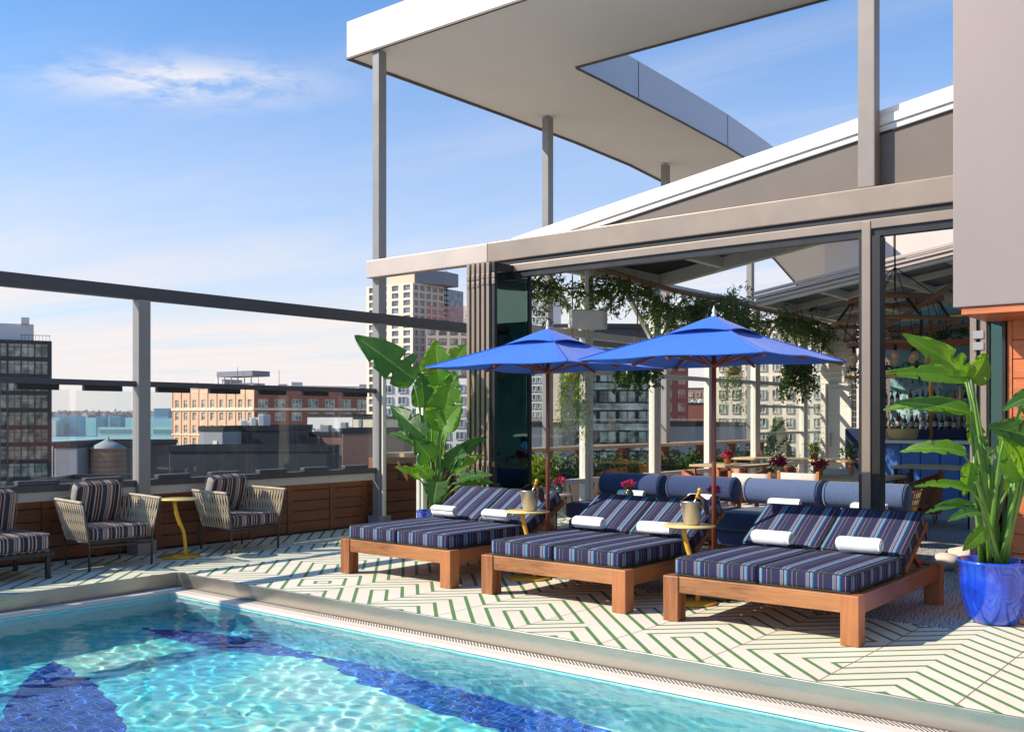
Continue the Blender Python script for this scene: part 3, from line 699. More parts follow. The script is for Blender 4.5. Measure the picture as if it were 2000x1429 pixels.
# city ground and river far below
GZ = -38
def WP(D, L, z): w = W(D, L, z); return (w.x, w.y, w.z)
struct(MB().poly([WP(-3000,-6000,GZ), WP(-3000,6000,GZ), WP(9000,6000,GZ), WP(9000,-6000,GZ)]).build('city_ground', 'street'))
struct(MB().poly([WP(1100,-5000,GZ+.6), WP(1100,4000,GZ+.6), WP(2150,4000,GZ+.6), WP(2150,-5000,GZ+.6)]).build('river', 'river'))
mb = MB(); N = 120
prof = []
for i in range(N+1):
    L = -3500+7000*i/N; h = 47+2.5*math.sin(i*.31)+2*math.sin(i*.83+1)+RNG.uniform(-1.5, 1.5); prof.append((L, h))
for i in range(N):
    (a, ha), (b, hb) = prof[i], prof[i+1]
    mb.poly([WP(2600,a,GZ), WP(2600,b,GZ), WP(2700,b,GZ+hb*.9), WP(2700,a,GZ+ha*.9)]); mb.mi[-1] = 1; mb.poly([WP(2700,a,GZ+ha*.9), WP(2700,b,GZ+hb*.9), WP(3400,b,GZ+hb), WP(3400,a,GZ+ha)])
struct(mb.build('far_hills', ['far_hill', 'far_teal']))
struct(MB().poly([WP(2150,-5000,GZ+1.2), WP(2150,4000,GZ+1.2), WP(2700,4000,GZ+1.2), WP(2700,-5000,GZ+1.2)]).build('far_riverbank', 'far_teal'))
# bare tree line along the far ridge
pts = []
for i in range(2600):
    L = RNG.uniform(-1420, -850); j = (L+3500)/7000*N; h = 47+2.5*math.sin(j*.31)+2*math.sin(j*.83+1)
    pts.append(WP(2705+RNG.uniform(0, 300), L, GZ+h+RNG.uniform(0, 11)*RNG.uniform(.3, 1)))
o = leaf_cloud('far_trees', 'far_trees', pts, 9, seed=5, droop=-.2, narrow=.6); o['kind'] = 'stuff'; o['label'] = 'bare brown trees along the ridge across the river'

# ================================================================== CITY BUILDINGS
def frame(D, L, yaw=0):
    """local axes: x to the right of the view, y away; rotated by yaw about its near-left corner"""
    w = W(D, L, 0); return w, R(YAW)+R(yaw)
def win_mesh(w, h, frame_t=.12, mul=2, mat='win_green', fr='precast', d=.25, tr=0):
    """a window with recess box: pane + frame bars, facing local -y"""
    mb = MB(); mb.box(0, w, -.02, .1, 0, h, 0)
    for i in range(mul+1):
        x = (w-frame_t)*i/mul; mb.box(x, x+frame_t, -.10, -.02, 0, h, 1)
    mb.box(frame_t, w-frame_t, -.09, -.02, 0, frame_t, 1); mb.box(frame_t, w-frame_t, -.09, -.02, h-frame_t, h, 1)
    if tr: mb.box(frame_t, w-frame_t, -.085, -.02, h*tr, h*tr+frame_t*.8, 1)
    return mb.build('window', [mat, fr])
PROTO = {}
def windows(parent, key, spots, rot=0, **kw):
    """spots: (x,y,z) in the parent's frame; first 100 as parts, the rest as one 'stuff' part"""
    pr = None; n = 0; rest = []
    for (x, y, z) in spots:
        if n < 100:
            if pr is None: o = win_mesh(**kw); pr = o
            else: o = pr.copy(); COL.objects.link(o)
            o.parent = parent; o.location = (x, y, z); o.rotation_euler = (0, 0, rot)
        else: rest.append((x, y, z))
        n += 1
    if rest:
        V = [tuple(v.co) for v in pr.data.vertices]; F = [tuple(p.vertices) for p in pr.data.polygons]; MI = [p.material_index for p in pr.data.polygons]
        mb = MB(); ca, sa = math.cos(rot), math.sin(rot)
        for (x, y, z) in rest:
            b = len(mb.v); mb.v += [(x+ca*a-sa*c, y+sa*a+ca*c, z+e) for a, c, e in V]
            for f, m in zip(F, MI): mb.face([b+i for i in f], m)
        o = mb.build('window', [m.name for m in pr.data.materials] and [k_ for k_ in (kw.get('mat','win_green'), kw.get('fr','precast'))], parent); o['kind'] = 'stuff'
def face_wall(mb, x0, x1, z0, z1, cols, rows, ww, wh, d=.35, y=0, m=0, zoff=.3, xoff=None, th=.0):
    """a facade in the y plane with real openings; returns window spots"""
    bw = (x1-x0)/cols; bh = (z1-z0)/rows; sp = []
    for i in range(cols):
        xa = x0+bw*i+(bw-ww)/2
        mb.box(x0+bw*i, xa, y, y+d, z0, z1, m); mb.box(xa+ww, x0+bw*(i+1), y, y+d, z0, z1, m)
        zc = z0
        for j in range(rows):
            za = z0+bh*j+(bh-wh)*zoff
            mb.box(xa, xa+ww, y, y+d, zc, za, m); zc = za+wh; sp.append((xa, y+d*.6, za))
        mb.box(xa, xa+ww, y, y+d, zc, z1, m)
    return sp
G_ = GZ
# --- brick loft block: sun and shade put into the brick colours of its two faces -----------------
D0 = 270.0; mpp = D0/1944
bt = thing('brick_building', 'long brick loft building with cream stone band and rows of tall windows', 'building')
p0 = at(337, 817, D0); bt.location = (p0.x, p0.y, 0); bt.rotation_euler = (0, 0, R(YAW)+R(-34))
wA = 1.0
for _ in range(400):
    q = p0.xy+Vector((math.cos(R(YAW-34)), math.sin(R(YAW-34))))*wA; Dq = q.x*FW[0]+q.y*FW[1]
    if 1000+1944*(q.x*RT[0]+q.y*RT[1])/Dq > 497: break
    wA += .1
zt = EYE+(817-760)*mpp; zb = EYE-(878-817)*mpp-8
nf = 9; rows = 4; fh = 3.35; z0 = zt-1.6-fh*rows-6.8
mb = MB(); sp = face_wall(mb, 0, wA, zt-2.1-fh*5, zt-2.1, 9, 5, 1.5, 2.1, .45, 0)
mb.box(0, wA, 0, .45, zt-2.1, zt); mb.box(0, wA, 0, .45, G_, zt-2.1-fh*5)
for i in range(10): mb.box(wA*i/9-.14*(i>0), wA*i/9+.14*(i<9), -.18, -.001, G_, zt+.25)
mb.build('wall', 'brick_sunlit', bt)
windows(bt, 'b', sp, mat='win_green', fr='precast', w=1.5, h=2.1, frame_t=.09, mul=2, tr=.6)
wB = (745-497)*mpp*1.22; aB = R(52)
mb = MB(); sp = face_wall(mb, 0, wB, zt-2.1-fh*5, zt-2.1, 10, 5, 2.5, 2.1, .45, 0)
mb.box(0, wB, 0, .45, zt-2.1, zt); mb.box(0, wB, 0, .45, G_, zt-2.1-fh*5)
for i in range(0, 11): mb.box(wB*i/10-(.22 if i else 0), wB*i/10+.2, -.15, -.001, G_, zt+.1)
mb.build('wall', 'brick_red', bt, loc=(wA, 0, 0), rot=(0, 0, aB), label='brick wall with its shade put into a darker red')
windows(bt, 'b2', [(wA+x*math.cos(aB)-y*math.sin(aB), x*math.sin(aB)+y*math.cos(aB), z) for x, y, z in sp], rot=aB, mat='win_green', fr='precast', w=2.5, h=2.1, frame_t=.12, mul=3)
mb = MB(); zz_ = zt-2.1-fh*1-.35; mb.box(-.2, wA-.1, -.3, -.181, zz_, zz_+.7)
zz_ = zt-2.1-fh*3-.2; mb.box(-.1, wA-.1, -.22, -.185, zz_, zz_+.35)
mb.box(-.3, wA, -.4, 0.5, zt+.26, zt+.7); mb.build('stone_band', 'precast', bt)
mb = MB(); zz_ = zt-2.1-fh*1-.35; mb.box(0, wB, -.28, -.151, zz_, zz_+.6); mb.box(0, wB, -.3, .5, zt+.11, zt+.5)
mb.build('stone_band', 'precast', bt, loc=(wA, 0, 0), rot=(0, 0, aB))
MB().prism([(0.01, .46), (wA-.1, .46), (wA+wB*math.cos(aB)-.3, wB*math.sin(aB)+.6), (wA+wB*math.cos(aB)-12, wB*math.sin(aB)+20), (0.01, 22)], G_, zt-.05).build('core', 'brick_brown', bt)
mb = MB(); mb.box(10, 14, 6, 12, zt, zt+2.6); mb.box(8, 23, 7, 12, zt, zt+1.5); mb.box(26, 31, 14, 18, zt, zt+1.8); mb.box(34, 46, 24, 28, zt, zt+1.2)
mb.build('penthouse', 'mech_white', bt)
mb = MB(); mb.box(12, 26, 5, 11, zt+3.2, zt+4.6); [mb.box(12.2+i*2.6, 12.45+i*2.6, 5.1, 5.3, zt, zt+3.2) for i in range(6)]
mb.build('roof_unit', 'lead_grey', bt)
mb = MB(); [mb.box(x, x+.08, 4, 4.08, zt, zt+h) for x, h in ((5, 2), (21.4, 5.6), (29.4, 3.9), (37, 4.4))]
mb.build('antenna', 'metal_dark', bt)

# --- dark glass block at the left -------------------------------------------
D0 = 95; mpp = D0/1944
dt = thing('glass_apartment_block', 'dark steel framed glass apartment block at the left edge', 'building'); p0 = at(101, 817, D0)
dt.location = (p0.x, p0.y, 0); dt.rotation_euler = (0, 0, R(YAW)+R(27))
zt = EYE+(817-666)*mpp; bw = 1.15; bh = 33*mpp*1.0
mb = MB(); sp = []
ncol = 9; nrow = 11
mb.box(-.32, 0, -.2, .3, G_, zt); mb.box(-ncol*bw-.3, -.32, -.2, .3, zt-.28, zt)
for j in range(nrow): 
    z = zt-.28-bh*(j+1); mb.box(-ncol*bw-.32, -.32, -.15, .3, z, z+.30)
    for i in range(ncol): sp.append((-.32-bw*(i+1), .05, z+.30))
for i in range(1, ncol+1): mb.box(-.32-bw*i-(.09 if i % 3 == 0 else .03), -.32-bw*i+(.09 if i % 3 == 0 else .03), -.19, .15, zt-.28-bh*nrow, zt-.28)
mb.build('frame', 'facade_black', dt)
windows(dt, 'd', [s for s in sp], mat='win_dark', fr='metal_dark', w=bw, h=bh-.30, frame_t=.05, mul=2, tr=.7)
MB().box(-ncol*bw-.3, -.05, .3, 14, G_, zt-.3).build('core', 'facade_black', dt)
mb = MB(); mb.box(-6.5, -1.5, 2, 8, zt-.3, zt+1.7); mb.box(-2.6, -1.9, 1.5, 2, zt+1.7, zt+2.3); mb.build('penthouse', 'mech_white', dt)
mb = MB(); [mb.box(-.2-i*.3, -.17-i*.3, .2, .23, zt, zt+.55) for i in range(9)]; mb.box(-2.7, -.1, .2, .23, zt+.5, zt+.55); mb.build('railing', 'metal_dark', dt)

# --- wooden rooftop water tank ----------------------------------------------
D0 = 62; mpp = D0/1944; p = at(211, 930, D0)
wt_ = thing('water_tank', 'round wooden rooftop water tank with a conical roof', 'water tank', (p.x, p.y, 0))
r = 33*mpp; za = EYE-(875-817)*mpp; zb_ = EYE-(965-817)*mpp
mb = MB()
for i in range(36):
    a0, a1 = 2*math.pi*i/36, 2*math.pi*(i+1)/36-.02
    mb.poly([(r*math.cos(a0), r*math.sin(a0), zb_), (r*math.cos(a1), r*math.sin(a1), zb_), (r*.97*math.cos(a1), r*.97*math.sin(a1), za), (r*.97*math.cos(a0), r*.97*math.sin(a0), za)])
mb.lathe([(r*.98, zb_), (r*.955, za)], n=36); mb.build('staves', 'tank_wood', wt_)
mb = MB()
for i in range(9): mb.tube([((r+.01-(i/9)*.03*r)*math.cos(a), (r+.01-(i/9)*.03*r)*math.sin(a), zb_+(za-zb_)*(i+.5)/9) for a in np.linspace(0, 2*math.pi, 36, endpoint=False)], .010, 4, closed=True)
mb.build('hoop', 'soffit_trim', wt_)
MB().lathe([(r*1.06, za-.02), (r*1.06, za+.03), (r*.5, za+.32*r), (.06, za+.56*r), (.06, za+.68*r), (0.001, za+.7*r)], n=24).build('roof', 'mech_grey', wt_)
mb = MB(); [mb.box(x-.12, x+.12, y-.12, y+.12, G_, zb_) for x in (-.7, .7) for y in (-.7, .7)]; mb.box(-r, r, -r, r, zb_-.2, zb_-.002); mb.build('leg', 'metal_dark', wt_)

# --- plain blocks in the middle distance ------------------------------------
def block(name, u0, u1, vt, D, depth, mat, label, yaw=0, extra=None, base=None, cat='building', roofm='roof_dark', par=True):
    mpp = D/1944; p = at(u0, 817, D); t = thing(name, label, cat, (p.x, p.y, 0)); t.rotation_euler = (0, 0, R(YAW)+R(yaw))
    w = (u1-u0)*mpp; zt = EYE+(817-vt)*mpp; zb = base if base is not None else G_
    MB().box(0, w, 0, depth, zb, zt).build('wall', mat, t, bevel=.05, seg=1)
    if par:
        mb = MB(); e = .25; mb.box(-.03, w+.03, -.03, e, zt+.004, zt+.35); mb.box(-.03, w+.03, depth-e, depth+.03, zt+.004, zt+.35); mb.box(-.03, e, e, depth-e, zt+.004, zt+.35); mb.box(w-e, w+.03, e, depth-e, zt+.004, zt+.35)
        mb.build('parapet', roofm, t)
    if extra: extra(t, w, zt, mpp)
    return t
def ex_white(t, w, zt, mpp):
    MB().box(4*mpp, 9*mpp, .0, .1, zt-22*mpp, zt-14*mpp).build('window', 'win_dark', t).location = (26*mpp, -.12, 0)
    mb = MB(); mb.lathe([(.9, zt+.2), (.05, zt+1.0)], (10*mpp*6, 3, -1), 14); mb.build('vent', 'mech_grey', t)
    mb = MB(); [mb.box(x, x+.05, .5, .55, zt, zt+1.2) for x in (4, 6.5, 7)]; mb.build('antenna', 'metal_dark', t)
block('white_building', 600, 700, 814, 120, 9, 'mech_white', 'white roof house with one small dark window before the brick block', -20, ex_white)
block('stair_bulkhead', 690, 760, 818, 112, 8, 'precast', 'pale sloped roof bulkhead beside the tall steel post', -15)
def ex_brown(t, w, zt, mpp):
    pr = None
    for (x, dz) in ((32, 60), (58, 60), (32, 95)):
        mb = MB(); mb.box(0, .55, -.06, .02, 0, 1.1); mb.build('window', 'win_dark', t).location = (x*mpp, -.02, zt-dz*mpp)
    mb = MB(); mb.box(18*mpp, 22*mpp, -.1, 0, zt-70*mpp, zt); mb.build('pipe', 'mech_grey', t)
    for i, (x, h, q) in enumerate(((6, 1.2, .7), (14, .9, 1.1), (40, 1.5, .5), (52, 1.0, .9), (70, 1.8, .3))):
        mb = MB(); mb.box(0, q, 0, q, 0, h*.7); mb.build('roof_unit', 'mech_white' if i % 2 else 'mech_grey', t, bevel=.04).location = (x*mpp, 1.5+i*.4, zt)
block('brown_brick_building', 604, 700, 852, 74, 10, 'brick_brown', 'brown brick building with small windows and roof vents below the white house', -12, ex_brown)
block('brick_wall_house', 668, 790, 846, 68, 8, 'brick_brown', 'plain brown brick side wall house behind the tall post', 2)
def ex_black(t, w, zt, mpp):
    mb = MB()
    for i, x in enumerate((2, 22, 38)): mb.box(x*mpp, (x+12)*mpp, 3, 5, zt, zt+.7+.2*i)
    mb.build('roof_unit', 'mech_white', t, bevel=.05)
block('black_building', 445, 545, 841, 66, 12, 'facade_black', 'flat black rooftop box with no windows', 1, ex_black)
def ex_grey(t, w, zt, mpp):
    MB().box(35*mpp, 45*mpp, -.05, .0, zt-40*mpp, zt-18*mpp).build('door', 'precast', t)
block('grey_bulkhead', 388, 446, 842, 65, 6, 'mech_grey', 'grey roof bulkhead with a pale narrow door', -22, ex_grey)
block('dark_roof_building', 330, 640, 882, 58, 4, 'facade_black', 'low dark flat roofed building under the grey bulkhead', 0)
block('dark_party_wall', 102, 262, 871, 78, 10, 'facade_black', 'dark party wall building behind the round water tank', 0)
block('concrete_roof_box', 106, 152, 874, 60, 3, 'mech_grey', 'low grey concrete roof box left of the water tank', 0)
block('pale_roof_building', 60, 290, 950, 50, 5, 'mech_grey', 'pale low roof in front of the water tank', 0)
def ex_eq(t, w, zt, mpp):
    for i in range(5):
        mb = MB(); mb.box(0, .9, 0, .9, 0, .6+.15*(i % 3)); mb.lathe([(.35, .62+.15*(i % 3)), (.35, .8+.15*(i % 3))], (.45, .45, 0), 12)
        mb.build('roof_unit', 'mech_white' if i != 2 else 'mech_grey', t, bevel=.03).location = (.5+i*1.35, 1+.5*(i % 2), zt)
block('equipment_roof', 540, 640, 858, 84, 9, 'brick_brown', 'roof crowded with white cooling units beside the black box', -15, ex_eq)

# --- cream tower with a grid of windows --------------------------------------
D0 = 170; mpp = D0/1944
ct = thing('cream_tower', 'tall cream tower with a gridded facade and a grey crown', 'tower'); p0 = at(806, 817, D0)
ct.location = (p0.x, p0.y, 0); ct.rotation_euler = (0, 0, R(YAW)+R(-32))
zt = EYE+(817-552)*mpp
def grid_face(mb, x0, x1, z0, z1, cols, rows, ww, wh, y0, d):
    return face_wall(mb, x0, x1, z0, z1, cols, rows, ww, wh, d, y0)
rows = 15; bh = 24.6*mpp*.56; bh = 1.22; 
wl = 92*mpp*1.27
mb = MB(); H_ = rows*2.06*.62; rows = 17; zlow = zt-rows*1.30
sp = face_wall(mb, -wl, 0, zlow, zt, 4, rows, 1.5, .96, .4, 0); mb.box(-wl, 0, 0, .4, G_, zlow)
mb.build('wall', 'precast', ct); windows(ct, 'c', sp, mat='win_tower', fr='precast_tan', w=1.5, h=.96, frame_t=.06, mul=1)
side = bpy.data.objects.new('side_wing', None)
wr = 7.4
mb = MB(); sp = face_wall(mb, 0, wr, zlow, zt, 5, rows, 1.12, .96, .4, 0); mb.box(0, wr, 0, .4, G_, zlow)
ang = R(80)
o = mb.build('wall', 'precast_tan', ct, rot=(0, 0, ang), loc=(.02, 0, 0), label='shaded side wall of the tower')  # the side's shade is put into its tan, darker than the cream front
ca, sa = math.cos(ang), math.sin(ang)
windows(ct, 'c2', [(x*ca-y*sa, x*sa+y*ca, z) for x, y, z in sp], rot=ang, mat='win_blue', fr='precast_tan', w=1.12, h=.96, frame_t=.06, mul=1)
MB().prism([(-wl, .4), (-.3, .4), (wr*ca-.5, wr*sa), (wr*ca-.5, 14), (-wl, 14)], G_, zt-.1).build('core', 'win_blue', ct)
MB().prism([(-6.2, 1.2), (-.2, 1.2), (3.2, 5), (3.2, 9), (-6.2, 9)], zt, zt+2.3).build('crown', 'lead_grey', ct)
MB().box(-6.3, -.4, 1.0, 1.19, zt, zt+2.35).build('crown_front', 'precast_tan', ct)
# --- hoist scaffold beside it --------------------------------------------------
D0 = 176; mpp = D0/1944; p = at(858, 817, D0)
sc_ = thing('construction_hoist', 'dark steel construction hoist rising behind the cream tower', 'scaffold', (p.x, p.y, 0), R(YAW))
mb = MB(); zt = EYE+(817-556)*mpp
for x in (-1.3, -.4, .4, 1.3):
    for y in (0, 1.5): mb.box(x-.06, x+.06, y-.06, y+.06, G_, zt+(2.5 if abs(x) > 1 and y == 0 else 0))
for i in range(26):
    z = zt-.9*i; mb.box(-1.6, 1.6, -.1, 1.6, z-.05, z+(.22 if i % 4 == 0 else .05)); mb.bar((-1.3, 0, z), (1.3, 0, z-.9), .06, .06)
mb.build('mast', 'metal_dark', sc_)
# --- half-built building with rebar -------------------------------------------------
D0 = 160; mpp = D0/1944; p = at(832, 817, D0)
rb = thing('unfinished_building', 'unfinished concrete building topped with pink reinforcing bars', 'building', (p.x, p.y, 0), R(YAW)+R(4))
zt = EYE+(817-637)*mpp; mb = MB()
for i in range(28): mb.box(.1+i*.3, .15+i*.3, 0, .05, zt, zt+3.2+.6*math.sin(i*1.7)); mb.box(.1+i*.3, .15+i*.3, 2.4, 2.45, zt, zt+3.4)
for i in range(8): mb.box(0, 8.6, 0, .06, zt+.35+i*.4, zt+.42+i*.4)
for i in range(9): mb.bar((i, 0, zt), (i+.9, 0, zt+3.2), .05, .05)
mb.build('rebar', 'rebar', rb)
mb = MB(); sp = face_wall(mb, 0, 9, zt-14*1.6, zt, 5, 14, 1.3, 1.15, .5, 0); mb.box(0, 9, 0, .5, G_, zt-14*1.6); mb.build('wall', 'precast_tan', rb)
windows(rb, 'r', sp, mat='win_dark', fr='rebar', w=1.3, h=1.15, frame_t=.06, mul=2)
MB().box(0, 9, .5, 9, G_, zt-.1).build('core', 'facade_black', rb)
# --- buildings behind the conservatory windows -----------------------------------------
def ex_win(cols, rows, w_, h_, mat, fr, top=.6, mul=2):
    def f(t, w, zt, mpp):
        sp = []; bw = w/cols; bh = (h_)*1.5
        for i in range(cols):
            for j in range(rows): sp.append((bw*i+(bw-w_)/2, -.08, zt-top-bh*(j+1)+.3))
        windows(t, 'x', sp, mat=mat, fr=fr, w=w_, h=h_, frame_t=.07, mul=mul)
    return f
block('pale_office', 745, 985, 740, 130, 10, 'mech_white', 'pale office building with square windows below the cream tower', -18, ex_win(8, 12, 1.2, 1.0, 'win_blue', 'mech_white'))
block('white_apartment_house', 1030, 1068, 560, 140, 8, 'mech_white', 'slim white apartment house seen beside the folding doors', -18, ex_win(4, 24, .5, .8, 'win_dark', 'mech_white', mul=1))
block('concrete_slab_block', 1068, 1125, 640, 96, 8, 'precast_tan', 'blank tan concrete block with thin vertical joints', -15)
def ex_bands(t, w, zt, mpp):
    sp = []
    for j in range(9):
        z = zt-1.6-j*1.55
        MB().box(.1, w-.1, -.12, -.01, z, z+.5).build('balcony_band', 'win_green', t)
    windows(t, 'y', [(.4+i*1.5, -.07, zt-1.6-j*1.55-.98) for i in range(4) for j in range(9)], mat='win_dark', fr='metal_dark', w=1.3, h=.9, frame_t=.05, mul=2)
block('dark_glass_block', 1122, 1300, 640, 76, 9, 'facade_black', 'dark glass block with pale green balcony bands', 4, ex_bands)
block('red_brick_tower', 1292, 1345, 640, 110, 7, 'brick_red', 'narrow red brick building between the white window frames', 3, ex_win(2, 16, .8, 1.0, 'win_dark', 'rebar'))
block('banded_brick_building', 1342, 1400, 760, 230, 18, 'brick_brown', 'brown brick building with pale floor bands far beyond the glass', -20, ex_win(4, 5, 1.0, 1.0, 'win_dark', 'precast_tan', .5, 1))
block('low_brick_rows', 1300, 1420, 790, 170, 14, 'brick_red', 'low red brick roofs beyond the terrace glass', 0, ex_eq)
block('grey_low_roof', 1000, 1480, 832, 84, 20, 'mech_grey', 'wide grey flat roof below the terrace counter', 0)
block('beige_building', 1398, 1600, 640, 140, 12, 'precast', 'beige building with square windows behind the hanging fern', -18, ex_win(8, 12, 1.0, 1.3, 'win_green', 'precast'))
for i, (u0, u1, vt, D, mat, lb_) in enumerate(((-260, -60, 700, 150, 'precast_tan', 'tan building just outside the left edge, beyond the dark glass block'), (-560, -320, 760, 190, 'brick_red', 'red brick building outside the left edge near the river'), (-900, -640, 690, 230, 'mech_white', 'pale slab building far outside the left edge'),
        (-1250, -980, 730, 160, 'brick_brown', 'brown brick building farthest outside the left edge'), (-420, -250, 850, 90, 'mech_grey', 'low grey roof outside the left edge below the red building'))):
    block('city_building', u0, u1, vt, D, 16, mat, lb_, -14, ex_win(8, 9, 1.3, 1.5, 'win_green', 'precast', .8, 2))
# --- far bank -----------------------------------------------------------------------------
k0 = 0
rg = random.Random(11)
base = None
for i in range(90):
    D = rg.uniform(2705, 2900); L = (rg.uniform(90, 350)-1000)/1944*D; j = (L+3500)/7000*N; h = 47+2.5*math.sin(j*.31)+2*math.sin(j*.83+1)
    w_ = rg.uniform(9, 26); hh = rg.uniform(7, 19)
    if i % 9 == 0: w_ *= 1.6; hh *= 1.35
    mt = 'far_house' if i % 3 else 'far_house2'
    key = (mt, i % 6)
    if key not in PROTO:
        mb = MB(); a = w_; mb.box(-a/2, a/2, -8, 8, 0, hh); mb.box(-a/4, a/8, -4, 4, hh, hh+3)
        o = mb.build('distant_house', mt); PROTO[key] = o
    else: o = PROTO[key].copy(); COL.objects.link(o)
    w = W(D, L, GZ+h*.9-3); o.location = w; o.rotation_euler = (0, 0, R(YAW)+rg.uniform(-.3, .3))
    tag(o, 'small pale building on the ridge across the river' if mt == 'far_house' else 'small brown building on the ridge across the river', 'building', 'pale buildings on the far ridge' if mt == 'far_house' else 'brown buildings on the far ridge')
def farb(name, u0, u1, vt, vb, D, mat, label, bands=0):
    mpp = D/1944; p = at(u0, 817, D); t = thing(name, label, 'building', (p.x, p.y, 0), R(YAW)); w = (u1-u0)*mpp; zt = EYE+(817-vt)*mpp; zb = EYE+(817-vb)*mpp
    mb = MB(); mb.box(0, w, 0, 25, GZ, zt); mb.build('wall', mat, t)
    if bands:
        mb = MB()
        for j in range(bands): z = zb+(zt-zb)*(j+.3)/bands; mb.box(w*.03, w*.97, -.8, -.05, z, z+(zt-zb)/bands*.45)
        mb.build('window_band', 'far_teal' if mat != 'far_teal' else 'far_blue', t)
farb('waterfront_office', 115, 158, 812, 846, 2190, 'far_blue', 'wide blue striped office on the far bank', 9)
farb('waterfront_office', 187, 203, 813, 836, 2230, 'far_blue', 'narrow blue striped office on the far bank left of the long pier shed', 6)
farb('waterfront_tower', 101, 109, 820, 848, 2160, 'far_white', 'small white tower on the far bank beside the dark glass block')
farb('waterfront_block', 109, 124, 826, 850, 2170, 'far_teal', 'green striped block on the far bank', 5)
farb('pier_shed', 192, 262, 834, 851, 2100, 'far_white', 'long white pier shed on the far side of the river', 1)
farb('pier_shed', 298, 337, 834, 852, 2100, 'far_white', 'white pier shed right of the near steel post', 1)
farb('ridge_block', 300, 328, 797, 812, 2690, 'far_blue', 'grey blue block rising on the ridge right of the near steel post', 4)
farb('waterfront_office', 214, 236, 812, 834, 2240, 'far_teal', 'teal office on the far bank behind the pier shed', 5)
# ================================================================== TERRACE STRUCTURE
XP = -10.07                      # inner face of the posts along the west edge
PW, PD = .13, .145
HX = -8.0                        # west glass wall of the restaurant
YD = 9.4                         # folding door line (front face of header)
# --- posts along the west edge
def post(y, z1, label, name='steel_post'):
    t = thing(name, label, 'post', (XP-PW/2, y+PD/2, 0))
    MB().box(-PW/2, PW/2, -PD/2, PD/2, .02, z1).build('shaft', 'metal_grey', t, bevel=.006)
    MB().box(-PW/2-.05, PW/2+.05, -PD/2-.04, PD/2+.04, 0, .16).build('foot', 'metal_grey', t, bevel=.004)
    return t
CZ = 6.6
post(5.907, 2.81, 'dark grey steel post between the two rope armchairs')
post(9.50, 6.578, 'tallest grey steel post carrying the front corner of the white canopy')
post(13.38, 6.578, 'second tall grey post carrying the canopy, behind the gable')
post(17.28, 6.55, 'third tall grey canopy post, only its top shows over the sloping roof')
post(21.1, 6.5, 'farthest grey canopy post seen through the open roof')
post(2.25, 2.81, 'dark grey steel post beyond the left edge sofa')
# --- top beam
t = thing('top_beam', 'grey steel beam with its shade painted dark, running level over the glass windscreen', 'beam')
MB().box(XP-PW-.0, XP+.003, -4, 21.3, 2.812, 2.95).build('beam', 'metal_beam', t, bevel=.004)
# --- windscreen bays: rails, panes, clamps
XG = XP-.085
def screen(y0, y1, panes, label, z_lo=.80):
    t = thing('glass_windscreen', label, 'windscreen', (XG, y0, 0))
    L = y1-y0
    MB().box(-.035, .035, 0, L, 1.852, 1.912).build('top_rail', 'metal_beam', t, bevel=.004)
    MB().box(-.04, .04, 0, L, .752, .822).build('bottom_rail', 'metal_beam', t, bevel=.004)
    pw = L/panes
    for i in range(panes):
        a = pw*i+.035; b = pw*(i+1)-.035
        MB().box(-.006, .006, a, b, .80, 1.80).build('pane', 'glass_clear', t)
        MB().box(-.028, .028, a+.08, b-.12, 1.795, 1.851).build('clamp', 'black', t, bevel=.004)
        MB().box(-.045, .045, a+.08, b-.12, .823, .87).build('clamp', 'metal_beam', t, bevel=.006)
    return t
screen(2.40, 5.905, 5, 'glass windscreen bay at the left, above the armchair nearest the sofa')
screen(6.055, 9.498, 5, 'glass windscreen bay between the two near steel posts')
screen(-1.2, 2.24, 5, 'glass windscreen bay at the far left edge')
# --- low wall in wood planks with pale cap band
XW = -10.30
t = thing('plank_wall', 'low brown wood plank wall with pale cap under the glass windscreen', 'wall')
mb = MB(); pitch = .135
y = -4.0; k_ = 0
while y < 9.5:
    y2 = min(y+(.62 if k_ % 2 else .50), 9.62)
    for j in range(5): mb.box(XW-.03, XW+.002*((j+k_) % 3), y+.004, y2-.004, .03+j*pitch, .03+(j+1)*pitch-.009)
    y = y2; k_ += 1
    if y < 9.5: mb.box(XW-.03, XW+.012, y, y+.085, .02, .70); y += .085
mb.build('plank', 'plank_brown', t, bevel=.002, seg=1)
MB().box(XW-.12, XW-.031, -4, 9.62, 0, .70).build('backing', 'black', t)
MB().box(XW-.10, XW+.05, -4, 9.62, .701, .722).build('cap', 'metal_bronze', t, bevel=.003)
MB().box(XW-.09, XW-.02, -4, 9.60, .723, .751).build('pale_strip', 'concrete', t)
# pale inner band below the bottom rail
MB().box(XG-.02, XG+.015, -4, 9.49, .655, .750).build('band', 'concrete', t)
# --- terrace beyond: low wall, counter, glass, planters
t = thing('terrace_counter', 'narrow wooden bar counter along the glass at the terrace edge', 'counter', (0, 0, 0))
MB().box(-10.25, -9.78, 9.7, 22, .965, 1.02).build('top', 'ledge_wood', t, bevel=.006)
for y in np.arange(10.0, 22, 1.45): MB().box(-10.2, -10.0, y-.015, y+.015, .62, .964).build('bracket', 'plank_brown', t)
t = thing('terrace_wall', 'pale board wall under the terrace counter', 'wall')
mb = MB(); [mb.box(-10.42, -10.30, 11.3, 22, j*.16, j*.16+.152) for j in range(4)]; mb.build('board', 'precast_tan', t, bevel=.004, seg=1)
mb = MB(); [mb.box(-10.42, -10.30, 9.63, 11.296, j*.16, j*.16+.152) for j in range(6)]; mb.build('board', 'plank_brown', t, bevel=.004, seg=1, label='brown boards of the near end, standing in for reflected wood')  # brown imitates wood reflected low in the glass
MB().box(-10.5, -10.425, 9.63, 22, 0, .62).build('core', 'plank_brown', t)
